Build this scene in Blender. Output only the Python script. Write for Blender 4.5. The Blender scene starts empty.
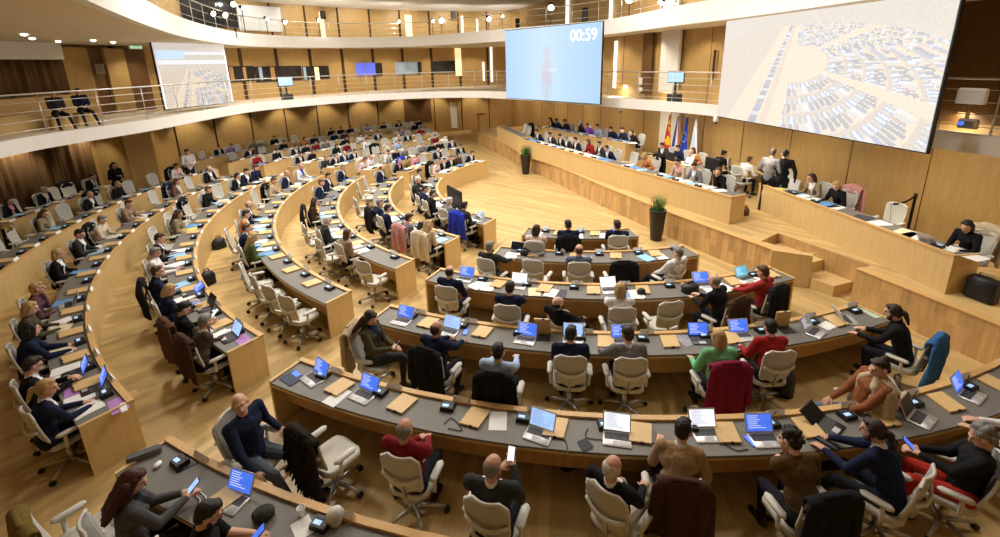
import bpy, bmesh, math, random
import numpy as np
from mathutils import Vector, Matrix, Quaternion
rnd = random.Random(7)
PI = math.pi
SC = bpy.context.scene
COL = SC.collection
# ------------------------------------------------------------------ camera (measured from the photograph)
FPX, PITCH, ROLL, CAMZ = 458.9, 0.2714, -0.0241, 4.6
CP, SP, CR, SR = math.cos(PITCH), math.sin(PITCH), math.cos(ROLL), math.sin(ROLL)
_rt = np.array([1., 0, 0]); _up = np.array([0, SP, CP]); FWD = np.array([0, CP, -SP])
RT = _rt*CR + _up*SR; UP = -_rt*SR + _up*CR
cam = bpy.data.cameras.new('camera'); camo = bpy.data.objects.new('camera', cam); COL.objects.link(camo)
cam.sensor_width = 36.0; cam.lens = FPX/1000*36.0; cam.shift_y = -0.08; cam.clip_start = .05; cam.clip_end = 200
m3 = Matrix((RT, UP, -FWD)).transposed(); camo.matrix_world = Matrix.Translation((0, 0, CAMZ)) @ m3.to_4x4()
SC.camera = camo

def proj(P):
    Q = np.atleast_2d(P) - np.array([0, 0, CAMZ]); z = Q@FWD
    return 500+FPX*(Q@RT)/z, 188.5-FPX*(Q@UP)/z
def ground(x, y, z):
    """the point of the horizontal plane at height z that the survey pixel x, y shows"""
    d = (x-500)/FPX*RT - (y-188.5)/FPX*UP + FWD
    t = (z-CAMZ)/d[2]
    return np.array([d[0]*t, d[1]*t, z])

# ------------------------------------------------------------------ materials
MATS = {}
def nodes_of(name):
    m = bpy.data.materials.new(name); m.use_nodes = True
    nt = m.node_tree; b = nt.nodes['Principled BSDF']
    return m, nt, b
def mat(name, col, rough=.7, metal=0., noise=30., amt=.12, bump=0., emit=0., spec=.4, trans=0.):
    if name in MATS: return MATS[name]
    m, nt, b = nodes_of(name); N = nt.nodes; L = nt.links
    b.inputs['Roughness'].default_value = rough; b.inputs['Metallic'].default_value = metal
    b.inputs['Specular IOR Level'].default_value = spec
    tc = N.new('ShaderNodeTexCoord'); nz = N.new('ShaderNodeTexNoise'); nz.inputs['Scale'].default_value = noise
    nz.inputs['Detail'].default_value = 3
    L.new(tc.outputs['Object'], nz.inputs['Vector'])
    rp = N.new('ShaderNodeValToRGB'); L.new(nz.outputs['Fac'], rp.inputs['Fac'])
    c0 = [max(0, c*(1-amt)) for c in col]; c1 = [min(1, c*(1+amt)) for c in col]
    rp.color_ramp.elements[0].position = .3; rp.color_ramp.elements[1].position = .7
    rp.color_ramp.elements[0].color = (*c0, 1); rp.color_ramp.elements[1].color = (*c1, 1)
    L.new(rp.outputs['Color'], b.inputs['Base Color'])
    if emit:
        L.new(rp.outputs['Color'], b.inputs['Emission Color']); b.inputs['Emission Strength'].default_value = emit
    if trans: b.inputs['Transmission Weight'].default_value = trans
    if bump:
        bp_ = N.new('ShaderNodeBump'); bp_.inputs['Strength'].default_value = bump; bp_.inputs['Distance'].default_value = .01
        L.new(nz.outputs['Fac'], bp_.inputs['Height']); L.new(bp_.outputs['Normal'], b.inputs['Normal'])
    MATS[name] = m
    return m
def wood(name, col, plank=0., along=None, amt=.12, rough=.45, grain=(7, 7, .7), tint=.18):
    """wood veneer with grain running along z (vertical panels); plank>0: separate boards of that width measured along the horizontal direction `along`"""
    m, nt, b = nodes_of(name); N = nt.nodes; L = nt.links
    b.inputs['Roughness'].default_value = rough; b.inputs['Specular IOR Level'].default_value = .35
    g = N.new('ShaderNodeNewGeometry'); mp = N.new('ShaderNodeMapping'); mp.inputs['Scale'].default_value = grain
    L.new(g.outputs['Position'], mp.inputs['Vector'])
    nz = N.new('ShaderNodeTexNoise'); nz.inputs['Scale'].default_value = 2.5; nz.inputs['Detail'].default_value = 6; nz.inputs['Roughness'].default_value = .6
    L.new(mp.outputs['Vector'], nz.inputs['Vector'])
    rp = N.new('ShaderNodeValToRGB'); L.new(nz.outputs['Fac'], rp.inputs['Fac'])
    rp.color_ramp.elements[0].position = .32; rp.color_ramp.elements[1].position = .68
    rp.color_ramp.elements[0].color = (*[c*(1-amt) for c in col], 1); rp.color_ramp.elements[1].color = (*[min(1, c*(1+amt)) for c in col], 1)
    out = rp.outputs['Color']
    if plank:
        dt = N.new('ShaderNodeVectorMath'); dt.operation = 'DOT_PRODUCT'; dt.inputs[1].default_value = (*along, 0)
        L.new(g.outputs['Position'], dt.inputs[0])
        dv = N.new('ShaderNodeMath'); dv.operation = 'DIVIDE'; dv.inputs[1].default_value = plank; L.new(dt.outputs['Value'], dv.inputs[0])
        fl = N.new('ShaderNodeMath'); fl.operation = 'FLOOR'; L.new(dv.outputs[0], fl.inputs[0])
        sz = N.new('ShaderNodeSeparateXYZ'); L.new(g.outputs['Position'], sz.inputs[0])
        wn0 = N.new('ShaderNodeTexWhiteNoise'); wn0.noise_dimensions = '1D'; L.new(fl.outputs[0], wn0.inputs['W'])
        zz = N.new('ShaderNodeMath'); zz.operation = 'MULTIPLY_ADD'; zz.inputs[1].default_value = 1.6; L.new(sz.outputs['Z'], zz.inputs[0]); L.new(wn0.outputs['Value'], zz.inputs[2])
        zf = N.new('ShaderNodeMath'); zf.operation = 'FLOOR'; L.new(zz.outputs[0], zf.inputs[0])
        cb = N.new('ShaderNodeCombineXYZ'); L.new(fl.outputs[0], cb.inputs[0]); L.new(zf.outputs[0], cb.inputs[1])
        wn = N.new('ShaderNodeTexWhiteNoise'); wn.noise_dimensions = '2D'; L.new(cb.outputs[0], wn.inputs['Vector'])
        mr = N.new('ShaderNodeMapRange'); mr.inputs['To Min'].default_value = 1-tint; mr.inputs['To Max'].default_value = 1+tint*.6
        L.new(wn.outputs['Value'], mr.inputs['Value'])
        mx = N.new('ShaderNodeMix'); mx.data_type = 'RGBA'; mx.blend_type = 'MULTIPLY'; mx.inputs['Factor'].default_value = 1
        L.new(out, mx.inputs['A']); L.new(mr.outputs['Result'], mx.inputs['B']); out = mx.outputs['Result']
    L.new(out, b.inputs['Base Color'])
    MATS[name] = m
    return m
def parquet(name, col, cx, cy, rin):
    """long boards laid in wedges that point at the centre of the half circle, straight boards inside it"""
    m, nt, b = nodes_of(name); N = nt.nodes; L = nt.links
    b.inputs['Roughness'].default_value = .38; b.inputs['Specular IOR Level'].default_value = .4
    def M(op, a, bb=None, c=None):
        n = N.new('ShaderNodeMath'); n.operation = op
        for i, v in enumerate((a, bb, c)):
            if v is None: continue
            if isinstance(v, (int, float)): n.inputs[i].default_value = v
            else: L.new(v, n.inputs[i])
        return n.outputs[0]
    g = N.new('ShaderNodeNewGeometry'); s = N.new('ShaderNodeSeparateXYZ'); L.new(g.outputs['Position'], s.inputs[0])
    x = M('SUBTRACT', s.outputs['X'], cx); y = M('SUBTRACT', s.outputs['Y'], cy)
    a = M('ARCTAN2', y, x); w = PI/10
    a0 = M('ADD', M('MULTIPLY', M('FLOOR', M('DIVIDE', a, w)), w), w/2)
    r = M('SQRT', M('ADD', M('MULTIPLY', x, x), M('MULTIPLY', y, y)))
    inner = M('LESS_THAN', r, rin)
    ang = M('ADD', M('MULTIPLY', a0, M('SUBTRACT', 1.0, inner)), M('MULTIPLY', inner, math.radians(-36)))
    ca = M('COSINE', ang); sa = M('SINE', ang)
    u = M('ADD', M('MULTIPLY', x, ca), M('MULTIPLY', y, sa)); v = M('SUBTRACT', M('MULTIPLY', y, ca), M('MULTIPLY', x, sa))
    row = M('FLOOR', M('DIVIDE', v, .11))
    wn = N.new('ShaderNodeTexWhiteNoise'); wn.noise_dimensions = '2D'
    cb = N.new('ShaderNodeCombineXYZ'); L.new(row, cb.inputs[0]); L.new(ang, cb.inputs[1]); L.new(cb.outputs[0], wn.inputs['Vector'])
    uu = M('ADD', M('DIVIDE', u, 1.3), M('MULTIPLY', wn.outputs['Value'], 7.0))
    brd = M('FLOOR', uu)
    wn2 = N.new('ShaderNodeTexWhiteNoise'); wn2.noise_dimensions = '3D'
    cb2 = N.new('ShaderNodeCombineXYZ'); L.new(row, cb2.inputs[0]); L.new(brd, cb2.inputs[1]); L.new(ang, cb2.inputs[2]); L.new(cb2.outputs[0], wn2.inputs['Vector'])
    cb3 = N.new('ShaderNodeCombineXYZ'); L.new(M('MULTIPLY', u, 1.2), cb3.inputs[0]); L.new(M('MULTIPLY', v, 22.0), cb3.inputs[1]); L.new(M('MULTIPLY', wn2.outputs['Value'], 9.), cb3.inputs[2])
    nz = N.new('ShaderNodeTexNoise'); nz.inputs['Scale'].default_value = 1.5; nz.inputs['Detail'].default_value = 5; L.new(cb3.outputs[0], nz.inputs['Vector'])
    val = M('ADD', M('MULTIPLY', wn2.outputs['Value'], .5), M('MULTIPLY', nz.outputs['Fac'], .5))
    rp = N.new('ShaderNodeValToRGB'); L.new(val, rp.inputs['Fac'])
    rp.color_ramp.elements[0].position = .15; rp.color_ramp.elements[1].position = .85
    rp.color_ramp.elements[0].color = (*[c*.70 for c in col], 1); rp.color_ramp.elements[1].color = (*[min(1, c*1.16) for c in col], 1)
    L.new(rp.outputs['Color'], b.inputs['Base Color'])
    MATS[name] = m
    return m

# ------------------------------------------------------------------ mesh helpers
class MB:
    """collects geometry for ONE mesh"""
    def __init__(s): s.v = []; s.f = []; s.m = []; s.n = 0
    def add(s, V, F, mi=0):
        V = np.asarray(V, float); s.v.append(V)
        s.f += [tuple(i+s.n for i in f) for f in F]; s.m += [mi]*len(F); s.n += len(V)
        return s
    def box(s, c, d, R=None, mi=0, taper=1.):
        x, y, z = [q/2 for q in d]; t = taper
        V = np.array([(-x, -y, -z), (x, -y, -z), (x, y, -z), (-x, y, -z), (-x*t, -y*t, z), (x*t, -y*t, z), (x*t, y*t, z), (-x*t, y*t, z)])
        if R is not None: V = V@np.array(R).T
        return s.add(V+np.array(c), [(3, 2, 1, 0), (4, 5, 6, 7), (0, 1, 5, 4), (1, 2, 6, 5), (2, 3, 7, 6), (3, 0, 4, 7)], mi)
    def rbox(s, c, d, bev, R=None, mi=0):
        """box with bevelled vertical edges and top"""
        x, y, z = [q/2 for q in d]; b = min(bev, x*.9, y*.9)
        def ring(k, zz): return [(-x+b, -y+k, zz), (x-b, -y+k, zz), (x-k, -y+b, zz), (x-k, y-b, zz), (x-b, y-k, zz), (-x+b, y-k, zz), (-x+k, y-b, zz), (-x+k, -y+b, zz)]
        h = min(b, z*.8)
        V = np.array(ring(0, -z)+ring(0, z-h)+[(p[0]*(1-b*.6/x), p[1]*(1-b*.6/y), p[2]) for p in ring(0, z)])
        if R is not None: V = V@np.array(R).T
        F = [tuple(range(7, -1, -1)), tuple(range(16, 24))]
        for k in (0, 8):
            for i in range(8): F.append((k+i, k+(i+1) % 8, k+8+(i+1) % 8, k+8+i))
        return s.add(V+np.array(c), F, mi)
    def tube(s, pts, r, n=8, mi=0, closed=False, flat=None):
        P = np.asarray(pts, float); k = len(P); rr = np.broadcast_to(np.asarray(r, float), (k,))
        V = []; up = np.array([0, 0, 1.])
        for i in range(k):
            a = P[(i-1) % k] if (closed or i > 0) else P[i]; b = P[(i+1) % k] if (closed or i < k-1) else P[i]
            t = b-a; t = t/(np.linalg.norm(t)+1e-12)
            h = up if abs(t[2]) < .9 else np.array([1., 0, 0])
            u = np.cross(t, h); u /= np.linalg.norm(u)+1e-12; w = np.cross(u, t)
            fl = 1. if flat is None else flat
            for j in range(n):
                q = 2*PI*j/n; V.append(P[i]+rr[i]*(math.cos(q)*u+math.sin(q)*fl*w))
        F = []
        for i in range(k if closed else k-1):
            i2 = (i+1) % k
            for j in range(n): F.append((i*n+j, i*n+(j+1) % n, i2*n+(j+1) % n, i2*n+j))
        if not closed: F += [tuple(range(n-1, -1, -1)), tuple((k-1)*n+j for j in range(n))]
        return s.add(V, F, mi)
    def lathe(s, prof, c=(0, 0, 0), n=16, mi=0):
        V = []; k = len(prof)
        for r, z in prof:
            for j in range(n): q = 2*PI*j/n; V.append((c[0]+r*math.cos(q), c[1]+r*math.sin(q), c[2]+z))
        F = []
        for i in range(k-1):
            for j in range(n): F.append((i*n+j, i*n+(j+1) % n, (i+1)*n+(j+1) % n, (i+1)*n+j))
        F += [tuple(range(n-1, -1, -1)), tuple((k-1)*n+j for j in range(n))]
        return s.add(V, F, mi)
    def ball(s, c, rad, n=10, mi=0, R=None):
        V = [(0, 0, -1.)]; m = max(4, n//2)
        for i in range(1, m):
            a = -PI/2+PI*i/m
            for j in range(n): q = 2*PI*j/n; V.append((math.cos(a)*math.cos(q), math.cos(a)*math.sin(q), math.sin(a)))
        V.append((0, 0, 1.)); V = np.array(V)*np.broadcast_to(np.asarray(rad, float), (3,))
        if R is not None: V = V@np.array(R).T
        F = [(0, 1+(j+1) % n, 1+j) for j in range(n)]
        for i in range(m-2):
            for j in range(n): F.append((1+i*n+j, 1+i*n+(j+1) % n, 1+(i+1)*n+(j+1) % n, 1+(i+1)*n+j))
        l = len(V)-1
        F += [(l, 1+(m-2)*n+j, 1+(m-2)*n+(j+1) % n) for j in range(n)]
        return s.add(V+np.array(c), F, mi)
    def cap(s, a, b, ra, rb, n=10, mi=0, flat=None, fd=None):
        """tapered capsule; flat scales it along direction fd"""
        a = np.asarray(a, float); b = np.asarray(b, float); t = b-a; L = np.linalg.norm(t); t = t/L if L > 1e-9 else np.array([0, 0, 1.])
        h = np.array([0, 0, 1.]) if abs(t[2]) < .9 else np.array([1., 0, 0])
        u = np.cross(t, h); u /= np.linalg.norm(u); w = np.cross(u, t)
        V = [a-t*ra]; ks = []
        for (c, r, angs) in ((a, ra, (-60, -30, 0)), (b, rb, (0, 30, 60))):
            for g in angs:
                g = math.radians(g); cc = c+t*r*math.sin(g); rr = r*math.cos(g)
                for j in range(n): q = 2*PI*j/n; V.append(cc+rr*(math.cos(q)*u+math.sin(q)*w))
        V.append(b+t*rb); V = np.array(V)
        if flat is not None:
            fd = np.asarray(fd, float); fd = fd/np.linalg.norm(fd); mid = (a+b)/2
            V = V+np.outer((V-mid)@fd, fd)*(flat-1)
        F = [(0, 1+(j+1) % n, 1+j) for j in range(n)]
        for i in range(5):
            for j in range(n): F.append((1+i*n+j, 1+i*n+(j+1) % n, 1+(i+1)*n+(j+1) % n, 1+(i+1)*n+j))
        l = len(V)-1
        F += [(l, 1+5*n+j, 1+5*n+(j+1) % n) for j in range(n)]
        return s.add(V, F, mi)
    def sheet(s, fn, nu, nv, th, mi=0):
        """closed thick sheet from fn(u,v), u and v in 0..1"""
        P = np.array([[fn(i/nu, j/nv) for j in range(nv+1)] for i in range(nu+1)], float)
        du = np.gradient(P, axis=0); dv = np.gradient(P, axis=1); N = np.cross(du, dv); N /= np.linalg.norm(N, axis=2, keepdims=True)+1e-12
        A = P+N*th/2; B = P-N*th/2; k = (nu+1)*(nv+1); W = nv+1
        F = []
        for i in range(nu):
            for j in range(nv):
                q = (i*W+j, (i+1)*W+j, (i+1)*W+j+1, i*W+j+1); F.append(q); F.append(tuple(k+x for x in q[::-1]))
        bd = [i*W for i in range(nu+1)]+[nu*W+j for j in range(1, nv+1)]+[i*W+nv for i in range(nu-1, -1, -1)]+[j for j in range(nv-1, 0, -1)]
        for a_, b_ in zip(bd, bd[1:]+bd[:1]): F.append((b_, a_, k+a_, k+b_))
        return s.add(np.concatenate([A.reshape(-1, 3), B.reshape(-1, 3)]), F, mi)
    def strip(s, inner, outer, z0, z1, mi=0, closed=False):
        """solid band between two plan polylines, from z0 to z1"""
        k = len(inner); V = []
        for (a, b) in zip(inner, outer): V += [(a[0], a[1], z0), (b[0], b[1], z0), (b[0], b[1], z1), (a[0], a[1], z1)]
        F = []
        for i in range(k if closed else k-1):
            p, q = 4*i, 4*((i+1) % k)
            for e in range(4): F.append((p+e, p+(e+1) % 4, q+(e+1) % 4, q+e))
        if not closed: F += [(3, 2, 1, 0), (4*k-4, 4*k-3, 4*k-2, 4*k-1)]
        return s.add(V, F, mi)
    def prism(s, poly, z0, z1, mi=0):
        k = len(poly); V = [(p[0], p[1], z0) for p in poly]+[(p[0], p[1], z1) for p in poly]
        F = [tuple(range(k-1, -1, -1)), tuple(range(k, 2*k))]+[(i, (i+1) % k, k+(i+1) % k, k+i) for i in range(k)]
        return s.add(V, F, mi)
    def mesh(s, name, mats, smooth=False, fix=True):
        me = bpy.data.meshes.new(name)
        me.from_pydata(np.concatenate(s.v).tolist() if s.v else [], [], s.f)
        for m in (mats if isinstance(mats, (list, tuple)) else [mats]): me.materials.append(m)
        if len(set(s.m)) > 1 or (s.m and s.m[0]): me.polygons.foreach_set('material_index', s.m)
        if fix:
            bm = bmesh.new(); bm.from_mesh(me); bmesh.ops.recalc_face_normals(bm, faces=bm.faces); bm.to_mesh(me); bm.free()
        if smooth == 'auto': me.shade_auto = None
        if smooth:
            me.polygons.foreach_set('use_smooth', [True]*len(me.polygons))
            if smooth == 2: me.set_sharp_from_angle(angle=math.radians(38))
        return me
    def obj(s, name, mats, parent=None, smooth=False, fix=True):
        return link(name, s.mesh(name, mats, smooth, fix), parent)
def link(name, data, parent=None, mw=None):
    o = bpy.data.objects.new(name, data); COL.objects.link(o)
    if parent is not None: o.parent = parent
    if mw is not None: o.matrix_local = mw
    return o
LONG = []
def tag(o, label, cat, group=None):
    if len(label.split()) > 16 or len(label.split()) < 4: LONG.append(label)
    o['label'] = label; o['category'] = cat
    if group: o['group'] = group
    return o
def struct(o, label=None):
    o['kind'] = 'structure'
    if label: o['label'] = label
    return o
def empty(name, loc=(0, 0, 0), rz=0.):
    o = bpy.data.objects.new(name, None); COL.objects.link(o); o.location = loc; o.rotation_euler = (0, 0, rz); o.empty_display_size = .1
    return o
def dup(root, loc=None, rz=None):
    r = root.copy(); COL.objects.link(r)
    for ch in root.children:
        c = ch.copy(); COL.objects.link(c); c.parent = r
        for g in ch.children:
            d = g.copy(); COL.objects.link(d); d.parent = c
    if loc is not None: r.location = loc
    if rz is not None: r.rotation_euler = (0, 0, rz)
    return r
ORD = 'zeroth first second third fourth fifth sixth seventh eighth ninth tenth eleventh twelfth thirteenth fourteenth fifteenth sixteenth seventeenth eighteenth nineteenth twentieth'.split()
ORD += ['twenty-'+o for o in ORD[1:10]]
def ordn(i): return ORD[i] if i < len(ORD) else str(i)+'th'

# ------------------------------------------------------------------ hall frame
CC = np.array([2.247, 15.15]); CL = np.array([2.428, 14.87])
NV = np.array([.9397, .342]); TV = np.array([-.342, .9397])
RW = 17.6; NW = 12.0; ZS = .68; CEIL = 7.75
N0 = float(CL@NV)
def ST(n, t, z=0.): p = n*NV+t*TV; return np.array([p[0], p[1], z])
def pol(c, r, a, z=0.): return np.array([c[0]+r*math.cos(a), c[1]+r*math.sin(a), z])
def ray(x, y):
    d = (x-500)/FPX*RT - (y-188.5)/FPX*UP + FWD
    return np.array([0, 0, CAMZ]), d
def hit_cyl(x, y, r=RW-.05):
    o, d = ray(x, y); q = o[:2]-CL
    a = d[:2]@d[:2]; b = 2*q@d[:2]; c = q@q-r*r
    t = (-b+math.sqrt(b*b-4*a*c))/(2*a); return o+d*t
def hit_n(x, y, n=NW-.05):
    o, d = ray(x, y); t = (n-o[:2]@NV)/(d[:2]@NV); return o+d*t
def spline(P, k=6):
    P = [np.asarray(p, float) for p in P]; out = []
    for i in range(len(P)-1):
        p0 = P[max(0, i-1)]; p1 = P[i]; p2 = P[i+1]; p3 = P[min(len(P)-1, i+2)]
        for j in range(k):
            t = j/k
            out.append(.5*((2*p1)+(-p0+p2)*t+(2*p0-5*p1+4*p2-p3)*t*t+(-p0+3*p1-3*p2+p3)*t**3))
    out.append(P[-1]); return np.array(out)
def normals2(P):
    t = np.gradient(P, axis=0); t /= np.linalg.norm(t, axis=1, keepdims=True); return np.c_[t[:, 1], -t[:, 0]]
def smooth2(P, it=8):
    P = P.copy()
    for _ in range(it): P[1:-1] = (P[:-2]+2*P[1:-1]+P[2:])/4
    return P

WOODW = (.50, .325, .122); WOODL = (.64, .445, .195)
m_floor = parquet('parquet_floor', (.575, .395, .165), CL[0], CL[1], 4.0)
m_wall = wood('wall_veneer', WOODW, amt=.10)
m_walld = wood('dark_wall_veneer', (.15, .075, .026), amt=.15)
m_front = wood('stage_boards', (.56, .345, .140), .16, TV, amt=.14, tint=.22)
m_desk = wood('desk_veneer', WOODL, amt=.07)
m_deskin = wood('desk_under_veneer', (.46, .26, .10), amt=.12)
m_rim = wood('desk_rim_beech', (.62, .38, .15), amt=.06)
m_flap = wood('flap_beech', (.66, .45, .20), amt=.05)
m_plaster = mat('white_plaster', (.80, .78, .74), .85, noise=4, amt=.03)
m_ceil = mat('ceiling_plaster', (.80, .78, .74), .9, noise=3, amt=.03)
m_soffit = mat('warm_soffit', (.72, .63, .48), .9, noise=3, amt=.04)
m_joint = mat('panel_joint', (.07, .035, .012), .8)
m_metal = mat('brushed_steel', (.62, .60, .56), .35, .9, amt=.05)
m_black = mat('black_plastic', (.012, .012, .014), .45, amt=.2)
m_lino = mat('grey_linoleum', (.165, .155, .138), .55, noise=60, amt=.10)
m_curt = mat('brown_curtain', (.15, .082, .030), .95, noise=40, amt=.2)
m_lamp = mat('lamp_glow', (1., .93, .8), .5, emit=14, amt=0)
m_strip = mat('warm_light_strip', (1., .80, .45), .5, emit=.85, amt=0.02)
m_slit = mat('daylight_slit', (.95, .93, .88), .5, emit=1.3, amt=.02)
m_exit = mat('exit_green', (.45, .8, .55), .5, emit=.9, amt=0.02)
m_white = mat('white_card', (.88, .87, .85), .7, amt=.03)
m_pocket = mat('lamp_glow_soft', (1., .9, .7), .5, emit=6, amt=0)

# ------------------------------------------------------------------ floor, walls, ceiling
ang = np.linspace(0, 2*PI, 97)[:-1]
def wallr(a):
    d = np.array([math.cos(a), math.sin(a)]); k = d@NV
    return min(RW, (NW-N0)/k) if k > 1e-6 else RW
poly = [pol(CL, wallr(a)+.3, a)[:2] for a in ang]
struct(MB().prism(poly, -.2, 0).obj('floor', m_floor))
struct(MB().prism(poly, CEIL, CEIL+.2).obj('ceiling', m_ceil))
a0, a1 = math.radians(20+74.7), math.radians(20+360-74.7)
aa = np.linspace(a0, a1, 80)
struct(MB().strip([pol(CL, RW, a)[:2] for a in aa], [pol(CL, RW+.25, a)[:2] for a in aa], 0, CEIL).obj('wall_curved', m_wall))
tA, tB = 13.14+16.95, 13.14-16.95
struct(MB().strip([ST(NW, tA)[:2], ST(NW, tB)[:2]], [ST(NW+.25, tA)[:2], ST(NW+.25, tB)[:2]], 0, CEIL).obj('wall_stage', m_wall))
jb = MB()
for a in np.radians(np.arange(100, 215, 6.2)):
    p = pol(CL, RW-.02, a); R = Matrix.Rotation(a, 3, 'Z')
    if abs(math.degrees(a)-173) > 4: jb.box((p[0], p[1], 1.42), (.05, .05, 2.83), R)
    jb.box((p[0], p[1], 4.25), (.05, .16, 2.5), R); jb.box((p[0], p[1], 7.2), (.05, .09, 2.3), R)
struct(jb.obj('trim_1', m_joint))
jb = MB(); Rn = Matrix(((NV[0], TV[0], 0), (NV[1], TV[1], 0), (0, 0, 1)))
for t in np.arange(1.0, 26, 1.62):
    jb.box(ST(NW-.005, t, 1.75), (.014, .012, 2.15), Rn); jb.box(ST(NW-.005, t, 4.25), (.014, .014, 2.5), Rn)
struct(jb.obj('trim_2', m_joint))

# projecting wood clad pier by the left seats
c0 = np.array([-13.75, 16.75]); ro = np.array([-.985, .17]); ta = np.array([.17, .985])
struct(MB().prism([c0, c0+ta*1.15, c0+ta*1.15+ro*3.2, c0+ro*3.2][::-1], 0, 2.84).obj('wall_pier', m_wall))

# curtain below the left gallery
def curtain(name, r, A0, A1, z0, z1, n=150, amp=.07, label=None):
    m = MB()
    def fn(u, v):
        a = A0+(A1-A0)*u
        return pol(CL, r+amp*math.sin(u*n*.9)+amp*.5*math.sin(u*n*2.3+1), a, z0+(z1-z0)*v)
    return m.sheet(fn, n*4, 2, .012).obj(name, m_curt, smooth=True)
pA = hit_cyl(92, 150, 17.2)[:2]-CL; angA = math.atan2(pA[1], pA[0]) % (2*PI)
tag(curtain('curtain', 17.2, angA, angA+.62, .02, 2.82), 'long brown pleated curtain below the left gallery behind the outermost seats', 'curtain')

# galleries
lowpx = [(-70, 176), (0, 158), (40, 149), (100, 139), (155, 130), (200, 121), (250, 111.5), (300, 106.5), (350, 102), (400, 99), (450, 97.5), (500, 98), (600, 106), (660, 111), (720, 116), (940, 149), (1000, 156.5), (1050, 164)]
upx = [(40, -26), (87, 0), (150, 26), (185, 37), (220, 43), (250, 46), (300, 47.5), (350, 47.5), (425, 46), (500, 41), (601, 35), (660, 27), (726, 19), (800, 9), (900, -6)]
ZL, ZLT, ZU, ZUT = 2.84, 3.16, 5.5, 6.04
LP = smooth2(spline([ground(x, y, ZL)[:2] for x, y in lowpx], 6), 10)
UPP = smooth2(spline([ground(x, y, ZU)[:2] for x, y in upx], 6), 6)
def outw(p):
    d = p-CL; d = d/np.linalg.norm(d); a = math.atan2(d[1], d[0]); return pol(CL, wallr(a)+.05, a)[:2]
def gallery(P, z0, z1, zt, nm):
    Nn = normals2(P); s = np.sign(((P-CL)*Nn).sum(1)); s[s == 0] = 1
    s = np.where(np.median(s) > 0, 1., -1.); Nn = Nn*s
    struct(MB().strip(P, P+Nn*.16, z0-.01, zt).obj('trim_parapet_'+nm, m_plaster, smooth=2))
    W = np.array([outw(p+n*.16) for p, n in zip(P, Nn)])
    for k in range(len(W)):
        if np.linalg.norm(W[k]-CL) < np.linalg.norm(P[k]-CL)+.3: W[k] = P[k]+Nn[k]*.3
    struct(MB().strip(P+Nn*.16, W, z0, z1).obj('ceiling_soffit_'+nm, m_soffit))
    return Nn
NLo = gallery(LP, ZL, 3.0, ZLT, 'lower'); NUp = gallery(UPP, ZU, 5.72, ZUT, 'upper')
def railing(P, Nn, zt, h, nr, label, step):
    root = empty('balcony_railing', (P[0][0], P[0][1], zt)); off = np.array([P[0][0], P[0][1], zt])
    L = np.r_[0, np.cumsum(np.linalg.norm(np.diff(P, axis=0), axis=1))]; Q = P+Nn*.1
    path = np.array([[np.interp(s, L, Q[:, 0]), np.interp(s, L, Q[:, 1])] for s in np.arange(0, L[-1], .25)])
    def P3(z): return np.c_[path, np.full(len(path), z)]-off
    MB().tube(P3(zt+h), .021, 8).obj('top_rail', m_metal, root, True)
    for k in range(nr): MB().tube(P3(zt+h*(k+.6)/(nr+.5)), .0085, 6).obj('rail', m_metal, root, True)
    i = 0
    for s in np.arange(.4, L[-1], step):
        x, y = np.interp(s, L, Q[:, 0]), np.interp(s, L, Q[:, 1])
        MB().tube([np.array([x, y, zt-.02])-off, np.array([x, y, zt+h])-off], .013, 8).obj('post', m_metal, root, True)
    tag(root, label, 'railing')
railing(LP, NLo, ZLT, .95, 4, 'steel tube railing along the white parapet of the lower gallery', 1.35)
railing(UPP, NUp, ZUT, .72, 2, 'steel tube railing along the white parapet of the upper gallery', 1.35)

# wall behind the left part of the lower gallery: curtain, valance, seating tiers, panels, exit sign
def cang(px, r): q = hit_cyl(px, 70, r)[:2]-CL; return math.atan2(q[1], q[0]) % (2*PI)
aC = cang(66, 17.2)
tag(curtain('curtain', 17.2, aC, aC+.6, 3.9, 4.98), 'dark brown curtain along the back of the lower gallery above the benches', 'curtain')
A = np.linspace(cang(76, 16.6), cang(76, 16.6)+.6, 30)
struct(MB().strip([pol(CL, 16.9, a)[:2] for a in A], [pol(CL, 17.55, a)[:2] for a in A], 4.98, 5.5).obj('trim_valance', m_plaster))
for k, (r0, z) in enumerate(((16.4, 3.86), (15.6, 3.48))):
    A = np.linspace(cang(70, r0), cang(70, r0)+.62, 30)
    struct(MB().strip([pol(CL, r0, a)[:2] for a in A], [pol(CL, r0+.8, a)[:2] for a in A], 3.0, z).obj('floor_tier_%d' % (k+1), m_desk))
for x0, x1 in ((64, 92), (108, 128), (92, 108), (128, 150)):
    A = np.linspace(cang(x0, 17.3), cang(x1, 17.3), 6); dk = x0 in (92, 128)
    rr = 17.42 if dk else 17.3
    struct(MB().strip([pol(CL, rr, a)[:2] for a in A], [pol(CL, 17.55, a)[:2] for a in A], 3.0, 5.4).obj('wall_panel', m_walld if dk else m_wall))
p = hit_cyl(135, 46, 17.1); a = math.atan2(p[1]-CL[1], p[0]-CL[0]); R = Matrix.Rotation(a, 3, 'Z')
e = empty('exit_sign', p); MB().box((0, 0, 0), (.06, .52, .24), R).obj('casing', m_white, e); MB().box((-.032*math.cos(a), -.032*math.sin(a), 0), (.012, .46, .18), R).obj('lit_panel', m_exit, e)
gsym = MB(); gx = Matrix.Rotation(a, 3, 'Z')
for dy, w, h in ((-.1, .05, .12), (.02, .14, .03), (.1, .04, .08)):
    q = gx@Vector((-.042, dy, 0)); gsym.box(tuple(q), (.008, w, h), R)
gsym.obj('pictogram', m_white, e); tag(e, 'small green lit exit sign below the upper gallery beside the left screen', 'sign')
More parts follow.
